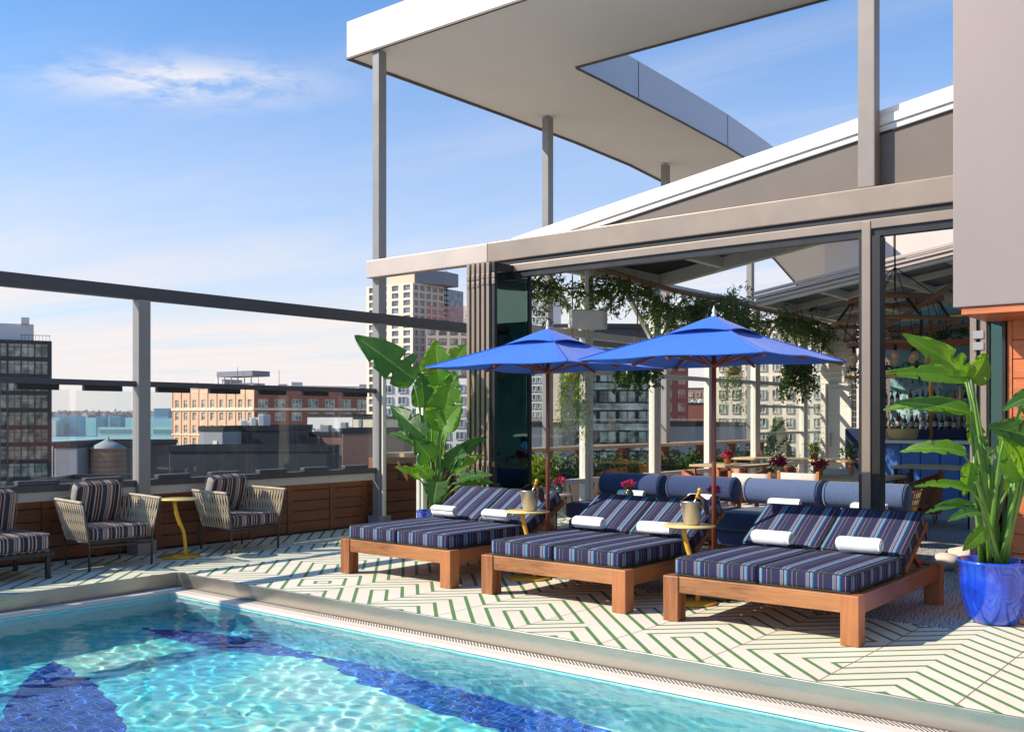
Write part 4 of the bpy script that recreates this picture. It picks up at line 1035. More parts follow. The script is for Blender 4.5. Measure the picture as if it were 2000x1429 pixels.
t = thing('terrace_glass', 'low clear glass balustrade above the terrace counter', 'balustrade')
for i in range(8): MB().box(-10.29, -10.278, 9.7+i*1.52, 9.7+i*1.52+1.49, 1.0, 1.47).build('pane', 'glass_clear', t)
MB().box(-10.30, -10.268, 9.7, 21.9, 1.471, 1.49).build('rail', 'frame_cream', t)
# planters with bushy plants
def planter(y0, y1, label, seed, n=260, mat='leaf_bush', x=-10.08, z=.45, w=.16):
    t = thing('planter', label, 'planter', (x, y0, 0)); L = y1-y0
    MB().box(-w, w, 0, L, 0.0, z).build('trough', 'precast_tan', t, bevel=.01)
    MB().box(-w+.02, w-.02, .02, L-.02, z, z+.004).build('soil', 'soil', t)
    rg = np.random.default_rng(seed); pts = np.stack([rg.normal(0, .10, n), rg.uniform(0, L, n), z+.05+np.abs(rg.normal(0, .16, n))], 1)
    leaf_cloud('foliage', mat, pts, .085, t, seed, .1, .5, 4)
for i in range(1, 7):
    nm = ['', 'first', 'second', 'third', 'fourth', 'fifth', 'sixth'][i]
    planter(9.9+i*1.62, 9.9+i*1.62+1.5, nm+' leafy planter under the terrace counter, counted from the folding doors', 30+i)
# terrace stools
def stool():
    t = thing('bar_stool', 'black wire bar stool', 'bar stool', (0,0,0), 0, 'black bar stools along the terrace counter')
    MB().lathe([(.01, .60), (.155, .60), (.165, .615), (.155, .63), (.01, .635)], n=18).build('seat', 'black', t)
    mb = MB()
    for i in range(9):
        a = R(-70+i*17.5); mb.tube([(.155*math.cos(a), .155*math.sin(a), .63), (.17*math.cos(a), .17*math.sin(a), .80)], .006, 5)
    mb.tube([(.17*math.cos(R(a)), .17*math.sin(R(a)), .80) for a in range(-75, 76, 10)], .011, 6); mb.build('backrest', 'black', t)
    for sx in (-1, 1):
        for sy in (-1, 1): MB().tube([(sx*.09, sy*.09, .60), (sx*.17, sy*.17, 0)], .009, 6).build('leg', 'black', t)
    MB().tube([(.145*math.cos(R(a+45)), .145*math.sin(R(a+45)), .22) for a in (0, 90, 180, 270)], .007, 5, closed=True).build('footrest', 'black', t)
    return t
s0 = stool(); ylist = [10.35, 11.0, 12.3, 12.95, 14.2, 15.6, 16.3, 17.8, 19.2]
nm = ['first', 'second', 'third', 'fourth', 'fifth', 'sixth', 'seventh', 'eighth', 'ninth']
for i, y in enumerate(ylist):
    o = s0 if i == 0 else dup(s0)
    o.location = (-9.5, y, 0); o.rotation_euler = (0, 0, RNG.uniform(-.3, .3)); o['label'] = f'{nm[i]} black wire bar stool along the terrace counter, counted from the folding doors'
# --- screen between tall post and folding doors
t = thing('glass_screen', 'white framed glass screen between the tall post and the folding doors', 'glass screen', (XP+.02, 9.56, 0))
for x0_, x1_ in ((.03, .68), (.80, 1.86)): MB().box(x0_, x1_, -.006, .006, .03, 2.13).build('pane', 'glass_house', t)
MB().box(0, .028, -.03, .03, 0, 2.15).build('jamb', 'frame_cream', t, bevel=.003)
MB().box(.69, .745, -.05, .03, 0, 2.20).build('mullion', 'frame_cream', t, bevel=.004); MB().box(.749, .795, -.03, .05, 0, 2.20).build('mullion', 'frame_cream', t, bevel=.004)
MB().box(1.87, 1.93, -.04, .04, 0, 2.20).build('mullion', 'frame_cream', t, bevel=.004)
MB().box(.796, 1.869, -.03, .03, 2.135, 2.20).build('head_rail', 'frame_cream', t, bevel=.003)
MB().box(.796, 1.869, -.02, .02, 0, .06).build('sill', 'frame_cream', t)

# --- canopy -------------------------------------------------------------------------
ca_ = thing('white_canopy', 'huge white flat canopy frame on tall posts with an open middle', 'canopy')
FZ = .50
def czf(x, y): return CZ-max(0, y-15)**2*.0022
outer_l = [(-10.68, 9.46), (-10.66, 11), (-10.64, 13), (-10.66, 15), (-10.74, 17), (-10.95, 19), (-11.35, 22), (-11.9, 25), (-12.6, 28), (-13.6, 32), (-14.4, 35)]
inner_l = [(-8.38, 11.82), (-8.40, 12.6), (-8.44, 13.6), (-8.5, 15), (-8.6, 17), (-8.78, 19), (-9.1, 22), (-9.5, 25), (-10, 28), (-10.9, 32), (-11.6, 35)]
mb = MB(); tr = MB(); fa = MB(); fi = MB(); tp = MB()
E1 = [(p[0], p[1]) for p in outer_l]; I1 = [(p[0], p[1]) for p in inner_l]
def P3(p, dz=0): return (p[0], p[1], czf(*p)+dz)
for i in range(len(E1)-1):
    mb.poly([P3(E1[i]), P3(E1[i+1]), P3(I1[i+1]), P3(I1[i])]); tp.poly([P3(E1[i], FZ), P3(I1[i], FZ), P3(I1[i+1], FZ), P3(E1[i+1], FZ)])
    fa.poly([P3(E1[i]), P3(E1[i], FZ), P3(E1[i+1], FZ), P3(E1[i+1])])
    fi.poly([P3(I1[i], -.002), P3(I1[i+1], -.002), P3(I1[i+1], FZ+.10), P3(I1[i], FZ+.10)])
    tr.bar(P3(E1[i], -.015), P3(E1[i+1], -.015), .05, .028); tr.bar(P3(I1[i], -.014), P3(I1[i+1], -.014), .03, .024)
XR = 9.0
mb.poly([P3((-10.68, 9.46)), P3((-8.38, 11.82)), (XR, 11.82, CZ), (XR, 9.46, CZ)]); tp.poly([P3((-10.68, 9.46), FZ), (XR, 9.46, CZ+FZ), (XR, 11.82, CZ+FZ), P3((-8.38, 11.82), FZ)])
fa.poly([(-10.68, 9.46, CZ), (XR, 9.46, CZ), (XR, 9.46, CZ+FZ), (-10.68, 9.46, CZ+FZ)])
fi.poly([(-8.38, 11.82, CZ), (-8.38, 11.82, CZ+FZ), (XR, 11.82, CZ+FZ), (XR, 11.82, CZ)])
tr.bar((-10.68, 9.48, CZ-.015), (XR, 9.48, CZ-.015), .04, .028); tr.bar((-8.38, 11.80, CZ-.014), (XR, 11.80, CZ-.014), .03, .024)
mb.build('soffit', 'soffit', ca_); tp.build('roof', 'white_roof', ca_); fa.build('fascia', 'white_roof', ca_); fi.build('inner_fascia', 'inner_fascia', ca_); tr.build('drip_edge', 'soffit_trim', ca_)
for i in (2, 4, 6): 
    p = I1[i]; MB().box(p[0]+.001, p[0]+.006, p[1], p[1]+.012, czf(*p)+.01, czf(*p)+FZ+.09).build('panel_joint', 'soffit_trim', ca_)
# posts over the header (front)
t = thing('upper_post', 'wide grey post rising from the door header to the canopy', 'post', (-3.243, YD+.06, 0))
MB().box(-.165, 0, -.05, .09, 3.68, 6.578).build('shaft', 'metal_post_top', t, bevel=.012)

# --- header, tracks, door mullion
hd = thing('door_header', 'long bronze steel header beam over the folding door opening', 'beam')
MB().box(-8.02, 7, YD, YD+.16, 3.435, 3.68).build('beam', 'metal_bronze', hd, bevel=.012)
MB().box(-10.22, -8.022, YD, YD+.14, 3.435, 3.675).build('beam_end', 'metal_bronze_light', hd, bevel=.012, label='paler beam end projecting past the doors')
MB().box(-8.0, 7, YD+.03, YD+.14, 3.375, 3.434).build('track', 'black', hd)
MB().box(-7.96, 7, YD+.005, YD+.15, 3.285, 3.374).build('track_rail', 'metal_bronze', hd, bevel=.006)
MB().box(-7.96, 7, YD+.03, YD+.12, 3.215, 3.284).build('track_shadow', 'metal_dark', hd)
t = thing('door_mullion', 'dark door mullion standing in the middle of the folding door opening', 'mullion', (-3.30, YD, 0))
MB().box(-.10, -.065, .02, .13, 0, 3.214).build('side', 'metal_dark', t, bevel=.003)
MB().box(-.064, .02, -.005, .14, 0, 3.36).build('cover', 'metal_bronze', t, bevel=.006)
MB().box(.021, .105, .01, .16, 0, 3.214).build('side', 'black', t, bevel=.003)
# --- folded door leaves
fd = thing('folding_doors', 'stack of folded dark framed glass doors with one leaf showing teal glass', 'folding doors', (-8.06, 9.05, 0))
def leafdoor(x, gl, wd=.72, fr='metal_charcoal', y0=0):
    f = MB(); f.box(x-.022, x+.022, y0, y0+.05, .03, 3.36); f.box(x-.022, x+.022, y0+wd-.05, y0+wd, .03, 3.36); f.box(x-.022, x+.022, y0+.051, y0+wd-.051, .03, .10); f.box(x-.022, x+.022, y0+.051, y0+wd-.051, 3.27, 3.36)
    o = f.build('door_leaf', fr, fd, bevel=.003)
    MB().box(x-.006, x+.006, y0+.05, y0+wd-.05, .10, 3.27).build('pane', gl, o)
    h = MB(); [h.box(x-.012, x+.03, y0-.014, y0-.001, z, z+.06) for z in (.9+.03*(x > .2), 3.08+.02*(x > .2), 3.17)]; h.build('hinge', 'metal_bronze', o, bevel=.003)
for i in range(5): leafdoor(.03+i*.078, 'black_glass', fr='metal_bronze')
leafdoor(.43, 'glass_teal', fr='metal_dark')
# --- gable roof over the front, sloping up to the right
def slope(x): return 3.70+.155*(x+7.75)
gb = thing('sloping_roof_front', 'white edged roof bay sloping up to the right behind the header', 'roof')
xa, xb = -7.7, 7.0
mb = MB(); n = 1
mb.prism([(xa, 9.58), (xb, 9.58), (xb, 9.66), (xa, 9.66)], [slope(xa)-.185, slope(xb)-.185, slope(xb)-.185, slope(xa)-.185], [slope(xa)-.12, slope(xb)-.12, slope(xb)-.12, slope(xa)-.12])
mb.build('edge', 'white_roof', gb)
def sl_box(mb, x0, x1, y0, y1, d0, d1, m=0):
    mb.prism([(x0, y0), (x1, y0), (x1, y1), (x0, y1)], [slope(x0)+d0, slope(x1)+d0, slope(x1)+d0, slope(x0)+d0], [slope(x0)+d1, slope(x1)+d1, slope(x1)+d1, slope(x0)+d1], m)
mb = MB(); sl_box(mb, xa-.1, xb, 9.56, 9.74, -.115, -.03); sl_box(mb, xa-.1, xb, 9.60, 9.8, -.027, .045); mb.build('gutter_edge', 'white_roof', gb, bevel=.006)
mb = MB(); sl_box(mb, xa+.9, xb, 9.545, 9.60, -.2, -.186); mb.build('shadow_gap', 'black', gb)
mb = MB(); mb.prism([(xa+1.3, 9.565), (xb, 9.565), (xb, 9.575), (xa+1.3, 9.575)], 3.681, [slope(xa+1.3)-.19, slope(xb)-.19, slope(xb)-.19, slope(xa+1.3)-.19]); mb.build('gable_panel', 'gable_panel', gb)
def roof_bay(name, y0, y1, x1, label, front='metal_bronze_light'):
    t = thing(name, label, 'roof') if name else gb
    g = MB(); f = MB(); X0 = -7.9; nx = 13; dx = (x1-X0)/nx
    for yy in (y0, y1-.11): sl_box(f, X0, x1, yy, yy+.11, -.16, .04)
    ny = max(2, round((y1-y0)/1.6))
    for j in range(1, ny): yy = y0+(y1-y0)*j/ny; sl_box(f, X0, x1, yy-.03, yy+.03, -.11, .0)
    for i in range(nx+1):
        x = X0+dx*i; sl_box(f, x-.035, x+.035, y0+.11, y1-.11, -.13, .02)
    sl_box(g, X0, x1, y0+.11, y1-.11, .03, .06)
    f.build('frame', 'frame_cream', t, bevel=.004); g.build('roof_panel', 'lead_grey' if name else 'roof_dark', t)
    mb = MB(); 
    for q in range(3): sl_box(mb, X0, x1, y0-.06-.03*q, y0-.005-.03*q, -.10+.07*q, -.045+.07*q)
    if name: mb.build('edge_trim', 'metal_bronze_light', t, bevel=.004)
    return t
roof_bay(None, 9.85, 13.42, 6.0, '')
roof_bay('sloping_roof_rear', 16.75, 21.5, 6.0, 'rear sloping roof bay with pale frames beyond the open roof')
# --- west glass wall of the restaurant: frames at x = HX
ww = thing('restaurant_window_wall', 'cream framed glass wall along the left side of the restaurant', 'window wall')
ys_ = [9.62, 11.52, 13.38, 15.15, 16.92, 19.1, 21.4]
for i, y in enumerate(ys_):
    f = MB(); f.box(HX-.05, HX+.05, y-.10, y-.035, .0, 3.62); f.box(HX-.035, HX+.035, y-.030, y+.030, .0, 3.62); f.box(HX-.05, HX+.05, y+.035, y+.10, .0, 3.62)
    f.build('mullion', 'frame_cream', ww, bevel=.005)
for i in range(len(ys_)-1):
    a, b = ys_[i]+.101, ys_[i+1]-.101
    mb = MB(); mb.box(HX-.03, HX+.04, a, b, .60, .665); mb.box(HX-.03, HX+.03, a, b, 0, .06); mb.box(HX-.03, HX+.03, a, b, 2.12, 2.19); mb.box(HX-.04, HX+.04, a, b, 2.62, 2.72); mb.box(HX-.05, HX+.05, a, b, 3.50, 3.62)
    if i in (4, 5): mb.box(HX-.03, HX+.03, a, b, 1.2, 1.25); mb.box(HX-.03, HX+.03, a, b, 1.7, 1.75)
    mb.build('transom', 'frame_cream', ww, bevel=.003)
    mb = MB(); mb.bar((HX, a, 2.72), (HX, (a+b)/2, 3.48), .05, .06); mb.bar((HX, (a+b)/2, 3.48), (HX, b, 2.72), .05, .06); mb.build('brace', 'frame_cream', ww)
    if i != 2 and i != 4: MB().box(HX-.006, HX+.006, a, b, .07, .595).build('pane', 'glass_house', ww)
    if i != 2: MB().box(HX-.006, HX+.006, a, b, .67, 2.115).build('pane', 'glass_house', ww)
t = thing('ceiling_rope', 'thick brown rope strung along the top of the window wall', 'rope')
pts = [(-7.55+.05*math.sin(i*.9), 10.2+i*.75, 3.50-.012*i+.02*math.sin(i*1.3)) for i in range(16)]
MB().tube(pts, .035, 8).build('rope', 'rope_brown', t, smooth=True)
# --- back of the restaurant
bk = thing('white_wall_block', 'tall pale panelled wall block beyond the open roof', 'wall', (0, 0, 0))
mb = MB()
for i in range(9): mb.box(-9.9+i*1.75, -9.9+i*1.75+1.735, 25, 25.2, 0, 6.35)
mb.build('panel', 'wall_panel_pale', bk, bevel=.004); MB().box(-9.9, 6, 25.201, 25.3, 0, 6.3).build('backing', 'metal_dark', bk)
sdw = thing('siding_wall', 'cream clapboard wall with a narrow service door at the back left', 'wall', (-7.85, 19.6, 0))
mb = MB(); [mb.box(0, .70, 0, .1-.012*(j % 1), j*.11, j*.11+.104) for j in range(31)]; mb.build('board', 'siding', sdw, bevel=.006, seg=1)
mb = MB(); mb.box(.10, .15, -.05, -.002, 0, 2.2); mb.box(.6, .65, -.05, -.002, 0, 2.2); mb.box(.151, .599, -.05, -.002, 2.12, 2.2); o = mb.build('door_frame', 'frame_cream', sdw, bevel=.004)
MB().box(.155, .595, -.03, -.003, .02, 2.115).build('door', 'frame_cream', sdw, bevel=.004)
MB().tube([(.24, -.04, .95), (.24, -.08, .95), (.24, -.08, 1.2), (.24, -.04, 1.2)], .01, 6).build('handle', 'metal_grey', sdw)
mw = thing('mural_wall', 'teal and aqua painted rear wall behind the bar', 'wall', (-7.15, 21.7, 0))
MB().box(0, 12, 0, .15, 0, 4.2).build('wall', 'mural', mw)
mb = MB(); mb.poly([(.0, -.004, .7), (.9, -.004, .9), (1.1, -.004, 2.3), (.2, -.004, 2.0)]); mb.poly([(2.2, -.004, 1.9), (5, -.004, 2.2), (4.2, -.004, 3.4), (2.5, -.004, 3.2)]); mb.build('paint_patch', 'mural_light', mw)
struct(MB().box(-8.1, 6.2, 24.0, 24.2, 0, 3.4).build('rear_wall', 'gable_panel'))
struct(MB().box(5.6, 5.8, 9.6, 24, 0, 4.6).build('east_wall', 'mural'))
# --- right building block
rb_ = thing('grey_building_block', 'big smooth mauve grey building block overhanging at the right', 'building', (-2.33, 8.6, 0))
MB().box(0, 9, 0, .9, 2.405, 9).build('panel', 'facade_panel', rb_, bevel=.008)
mb = MB(); mb.box(.06, 9, .02, .92, 2.345, 2.402); mb.build('soffit', 'siding_orange', rb_, bevel=.003)
t = thing('orange_siding_wall', 'orange brown horizontal board wall right of the doorway', 'wall', (-2.10, 9.42, 0))
mb = MB(); [mb.box(.035, 6, 0, .03, j*.168, j*.168+.163) for j in range(14)]; mb.build('board', 'siding_orange', t, bevel=.003, seg=1)
MB().box(-.0, .034, -.01, .06, 0, 2.343).build('corner_trim', 'siding_orange', t); MB().box(.0, 6, .031, .10, 0, 2.343).build('backing', 'black', t)
t = thing('right_door_jamb', 'dark metal jamb and folded glass leaf at the right side of the doorway', 'door frame', (-2.40, 9.4, 0))
MB().box(.0, .055, -.02, .10, 0, 3.2).build('jamb', 'metal_bronze', t, bevel=.004); MB().box(.058, .085, .0, .1, 0, 3.2).build('jamb', 'black', t)
MB().box(.09, .14, -.03, .09, 0, 3.2).build('stile', 'metal_bronze', t, bevel=.004); MB().box(.143, .16, -.02, .06, 0, 3.2).build('stile', 'black', t)
MB().box(.161, .26, .01, .022, .05, 3.2).build('pane', 'glass_teal', t); MB().box(.261, .29, -.02, .06, 0, 3.2).build('stile', 'metal_dark', t, bevel=.004)
mb = MB(); [mb.box(.03, .12, -.04, -.021, z, z+.07) for z in (1.02, 2.1, 2.2)]; mb.build('hinge', 'mech_grey', t, bevel=.004)
MB().box(.095, .295, .2, .25, 0, 3.2).build('side_panel', 'black', t)
# ================================================================== DOUBLE SUNBEDS
BW, BL = 1.46, 1.98
def daybed():
    t = thing('double_sunbed', 'double sunbed', 'sunbed', (0, 0, 0))
    # legs
    for x in (0, BW-.125):
        for y in (0, BL-.125):
            MB().box(x, x+.125, y, y+.125, 0, .335).build('leg', 'teak_z', t, bevel=.006)
    MB().box(.126, BW-.126, .012, .06, .215, .333).build('front_rail', 'teak_x', t, bevel=.004)
    MB().box(.126, BW-.126, BL-.06, BL-.012, .215, .333).build('rear_rail', 'teak_x', t, bevel=.004)
    MB().box(.012, .06, .126, BL-.126, .205, .333).build('side_rail', 'teak_y', t, bevel=.004)
    MB().box(BW-.06, BW-.012, .126, BL-.126, .205, .333).build('side_rail', 'teak_y', t, bevel=.004)
    mb = MB(); [mb.box(.061, BW-.061, .14+i*.12, .14+i*.12+.09, .30, .322) for i in range(14)]; mb.build('slats', 'teak_x', t)
    cw = (BW-.13)/2; hy = 1.17; y0 = .045
    for i in (0, 1):
        cx = .065+cw*(i+.5)
        o = cushion(cw-.012, hy-y0, .128, .022, .10, 16, 5, .0015, i).build('seat_cushion', 'stripe_blue', t, loc=(cx, (y0+hy)/2, .402), smooth=True)
        piping(cw-.012, hy-y0, .128, .022, 'piping', o)
        an = R(29); Lb = .59
        c = cushion(cw-.012, Lb, .115, .022, .12, 14, 5, .0015, i+5)
        cy = hy+.035+Lb/2*math.cos(an); cz = .43+Lb/2*math.sin(an)
        o = c.build('back_cushion', 'stripe_blue', t, loc=(cx, cy, cz), rot=(an, 0, 0), smooth=True)
        piping(cw-.012, Lb, .115, .022, 'piping', o)
        fr = MB(); [fr.box(-cw/2+.01, cw/2-.01, -Lb/2+k_*.11, -Lb/2+k_*.11+.085, -.078, -.060) for k_ in range(6)]
        for s_ in (-1, 1): fr.box(s_*(cw/2-.03)-.02, s_*(cw/2-.03)+.02, -Lb/2-.02, Lb/2+.03, -.118, -.079)
        fr.build('backrest_frame', 'teak_y', t, loc=(cx, cy, cz), rot=(an, 0, 0), bevel=.003)
        for s_ in (-1, 1):
            x = cx+s_*(cw/2-.06)
            MB().bar((x, hy+.28, .52), (x, hy+.62, .30), .028, .05).build('prop', 'teak_y', t, bevel=.003)
            MB().tube([(x-.03, hy+.42, .46), (x+.03, hy+.42, .46)], .006, 6).build('bolt', 'brass', t)
    return t
BX = [-7.40, -5.59, -3.80]; BY = 6.47
b0 = daybed()
LB = ['double wooden sunbed with blue striped cushions farthest left, between armchair and first umbrella', 'double wooden sunbed with blue striped cushions in the middle, between the two umbrella poles',
      'double wooden sunbed with blue striped cushions nearest the big blue pot']
beds = [b0]+[dup(b0) for _ in range(2)]
for i, o in enumerate(beds): o.location = (BX[i], BY, 0); o['label'] = LB[i]; o['group'] = 'double sunbeds by the pool'
beds[2].rotation_euler = (0, 0, R(.6)); beds[0].rotation_euler = (0, 0, R(-.5))
# rolled towels
def towel(x, y, z, L, rz, label, seed, grp='rolled white towels', tilt=0, r=.062):
    o = towel_mb(L, r, seed).build('rolled_towel', 'towel'); o.location = (x, y, z); o.rotation_euler = (R(20*seed), tilt, rz); tag(o, label, 'towel', grp); return o
cw = (BW-.13)/2
nmb = ['farthest left sunbed', 'middle sunbed', 'sunbed nearest the blue pot']
for i in range(3):
    for j in (0, 1):
        towel(BX[i]+.065+cw*(j+.5)+(.02 if j else -.02), BY+1.075, .545, .33, R(-4+3*j+i), f'rolled white towel on the {"left" if j == 0 else "right"} half of the {nmb[i]}', i*2+j+1, 'rolled towels on the sunbeds')
# ================================================================== YELLOW SIDE TABLES
def ytable():
    t = thing('side_table', 'round yellow side table', 'side table')
    MB().lathe([(.0, 0), (.205, 0), (.21, .004), (.207, .011), (.03, .014), (0, .014)], n=40).build('base', 'yellow_paint', t)
    MB().tube([(.045, -.03, .012), (.045, -.03, .10), (.03, -.02, .26), (-.02, .015, .42), (-.05, .03, .55), (-.055, .032, .618)], .021, 12).build('stem', 'yellow_paint', t, smooth=True)
    MB().lathe([(0, .0), (.205, .0), (.212, .005), (.210, .013), (.0, .014)], n=44).build('top', 'yellow_top', t).location = (-.02, .0, .618)
    return t
y0_ = ytable()
tb = [(-9.60, 6.12, R(100), 'yellow side table with bent stem standing between the rope armchairs'),
      (-5.765, 7.36, R(60), 'yellow side table with ice bucket between the left and middle sunbeds'),
      (-3.975, 7.22, R(50), 'yellow side table with ice bucket between the middle and right sunbeds')]
for i, (x, y, r_, lb_) in enumerate(tb):
    o = y0_ if i == 0 else dup(y0_)
    o.location = (x, y, .004); o.rotation_euler = (0, 0, r_); o['label'] = lb_; o['group'] = 'yellow side tables'
# ================================================================== ICE BUCKETS, BOTTLES, NAPKINS
def bucket(x, y, z, which, sc=1):
    t = thing('ice_bucket', 'polished steel ice bucket holding a bottle, on the yellow table '+which, 'ice bucket', (x, y, z), .4, 'ice buckets'); t.scale = (sc, sc, sc)
    MB().lathe([(0, .004), (.062, .004), (.066, .0), (.070, .01), (.092, .188), (.098, .194), (.098, .202), (.092, .203), (.088, .198), (.066, .02), (0, .02)], n=36).build('pail', 'bucket_steel', t)
    for a in (R(-20), R(160)):
        c = Vector((math.cos(a)*.093, math.sin(a)*.093, .165)); MB().tube([tuple(c+Vector((-math.sin(a)*.018*math.cos(q)+math.cos(a)*.004, math.cos(a)*.018*math.cos(q)+math.sin(a)*.004, .018*math.sin(q)))) for q in np.linspace(0, 2*math.pi, 14, endpoint=False)], .004, 6, closed=True).build('ring_handle', 'bucket_steel', t, smooth=True)
    mb = MB(); rg = random.Random(4); [mb.box(a-.012, a+.012, b-.012, b+.012, .165, .195+rg.uniform(0, .012)) for a in (-.05, -.02, .015, .05) for b in (-.045, -.01, .03) if a*a+b*b < .005]
    mb.build('ice', 'glass_bottle', t, bevel=.004)
    b = thing('champagne_bottle', 'dark bottle with gold foil neck leaning in the ice bucket '+which, 'bottle', (x, y, z), .0, 'gold necked bottles'); b.scale = (sc, sc, sc)
    prof = [(0, 0), (.040, 0), (.043, .01), (.043, .13), (.038, .165), (.022, .20), (.016, .225), (.015, .26)]
    o = MB().lathe(prof, n=24).build('glass_body', 'bottle_dark', b)
    o2 = MB().lathe([(.0235, .198), (.0185, .222), (.0165, .262), (.019, .270), (.019, .283), (.014, .29), (.0, .294)], n=24).build('foil', 'gold_foil', b)
    for q in (o, o2): q.location = (-.015, .02, .03); q.rotation_euler = (R(-7), R(13), 0)
    return t
def napkin(x, y, z, which, rz=0, sc=1):
    rg = random.Random(3); mb = MB(); N = 26; c = 30
    # cloth ring collar draped over the rim with a hanging tail
    for i in range(N+1):
        a = R(-35)+R(250)*i/N
        for j in range(c+1):
            t = j/c; r = .036+.075*min(1, t*1.5)+.012*math.sin(a*6+t*5)*t
            z_ = .262-.05*min(1, t*1.6)-(max(0, t-.55)*(.06+.22*max(0, math.cos(a-R(10)))**2))+.008*math.sin(a*9)*t
            mb.v.append((r*math.cos(a), r*math.sin(a), z_))
    for i in range(N):
        for j in range(c): mb.face((i*(c+1)+j, (i+1)*(c+1)+j, (i+1)*(c+1)+j+1, i*(c+1)+j+1), 0, True)
    o = mb.build('napkin', 'napkin'); so = o.modifiers.new('s', 'SOLIDIFY'); so.thickness = .004
    o.location = (x+.02*sc, y+.01, z); o.rotation_euler = (0, 0, rz); o.scale = (sc, sc, sc*.98); tag(o, 'dark brown napkin draped round the bottle in the bucket '+which, 'napkin', 'brown napkins')
wh_ = ['by the first umbrella pole', 'by the second umbrella pole']
bx = [(-5.74, 7.34), (-3.97, 7.22)]
for i in (0, 1): bucket(bx[i][0], bx[i][1], .637, wh_[i], .95); napkin(bx[i][0], bx[i][1], .637, wh_[i], R(10), .95)

# ================================================================== BLUE UMBRELLAS
def umbrella():
    t = thing('blue_umbrella', 'blue umbrella', 'umbrella')
    a = .83; zr = 1.985; za = 2.30
    MB().lathe([(.0, 0), (.24, 0), (.25, .02), (.24, .05), (.04, .06), (.035, .22), (.0, .22)], n=28).build('base', 'metal_charcoal', t)
    MB().tube([(0, 0, .05), (0, 0, 1.2), (0, 0, 2.30)], .0195, 14).build('pole', 'pole_wood', t)
    MB().lathe([(.0, 0), (.03, 0), (.036, .012), (.036, .045), (.02, .055), (0, .055)], (0, 0, 1.93), 16).build('hub', 'pole_wood', t)
    MB().lathe([(.02, 0), (.022, .03), (.010, .05), (.018, .065), (.006, .09), (0, .115)], (0, 0, 2.345), 14).build('finial', 'bar_top', t)
    # canopy: four panels, slightly sagging between ribs, mid ribs on each side
    mb = MB(); n = 24; idx = {}
    C = [(-a, -a), (a, -a), (a, a), (-a, a)]
    for s_ in range(4):
        p, q = Vector((*C[s_], 0)), Vector((*C[(s_+1) % 4], 0)); b = len(mb.v)
        for i in range(n+1):
            f = i/n
            for j in range(n+1):
                g = j/n; r = (p*(1-g)+q*g)*(.16+.84*f); e = math.sin(math.pi*g)
                z = za-(za-zr)*(.16+.84*f)**1.08 - .022*e*math.sin(math.pi*f)+ .012*e*f
                r2 = r*(1-.018*e*f*f)
                mb.v.append((r2.x, r2.y, z-.01*math.sin(math.pi*2*g)**2*f+.0022*math.sin(11*f+5*g+s_)*e+.0016*math.sin(23*g+s_*2)*f))
        for i in range(n):
            for j in range(n): mb.face((b+i*(n+1)+j, b+(i+1)*(n+1)+j, b+(i+1)*(n+1)+j+1, b+i*(n+1)+j+1), 0, True)
    o = mb.build('canopy', 'umbrella_blue', t); m_ = o.modifiers.new('s', 'SOLIDIFY'); m_.thickness = .003
    hm = MB()
    for s_ in range(4):
        p, q = Vector((*C[s_], zr)), Vector((*C[(s_+1) % 4], zr)); hm.tube([p.lerp(q, g)*1.0+Vector((-(p.lerp(q, g)).x*.018*math.sin(math.pi*g), -(p.lerp(q, g)).y*.018*math.sin(math.pi*g), .012*math.sin(math.pi*g)-.01*math.sin(2*math.pi*g)**2-.002)) for g in np.linspace(0, 1, 13)], .005, 5)
    hm.build('hem', 'umbrella_blue', o)
    for s_ in range(4):
        c_ = C[s_]; MB().tube([(c_[0]*g, c_[1]*g, za-(za-zr)*g**1.08+.004) for g in np.linspace(.34, 1, 12)], .0042, 5).build('seam', 'umbrella_blue', o)
    vm = MB(); av = .29
    for s_ in range(4):
        p, q = Vector((*C[s_], 0))*(av/a), Vector((*C[(s_+1) % 4], 0))*(av/a); b = len(vm.v); nn = 12
        for i in range(nn+1):
            f = i/nn
            for j in range(nn+1):
                g = j/nn; r = (p*(1-g)+q*g)*max(f, .02); e = math.sin(math.pi*g)
                z = 2.368-.158*f**1.1+.030*e*f**2
                vm.v.append((r.x*(1-.04*e*f), r.y*(1-.04*e*f), z))
        for i in range(nn):
            for j in range(nn): vm.face((b+i*(nn+1)+j, b+(i+1)*(nn+1)+j, b+(i+1)*(nn+1)+j+1, b+i*(nn+1)+j+1), 0, True)
    o = vm.build('vent_cap', 'umbrella_blue', t); m_ = o.modifiers.new('s', 'SOLIDIFY'); m_.thickness = .003
    for k_ in range(8):
        an = R(45*k_); e = a*(1/max(abs(math.cos(an)), abs(math.sin(an)))) * .97
        o = MB().bar((.03*math.cos(an), .03*math.sin(an), za-(.055 if k_ % 2 else .075)), (e*math.cos(an), e*math.sin(an), zr-(.022 if k_ % 2 else .014)), .018, .022).build('rib', 'pole_wood', t)
        MB().bar((.03*math.cos(an), .03*math.sin(an), 1.95), (e*.5*math.cos(an), e*.5*math.sin(an), (za+zr)/2-.06), .014, .018).build('strut', 'pole_wood', o)
    return t
u0 = umbrella(); u0.location = (-5.77, 7.66, 0); u0['label'] = 'bright blue square umbrella with its pole between the left and middle sunbeds'; u0['group'] = 'blue umbrellas'
u1 = dup(u0); u1.location = (-3.97, 7.60, 0); u1.rotation_euler = (0, 0, R(1)); u1['label'] = 'bright blue square umbrella with its pole between the middle and right sunbeds'

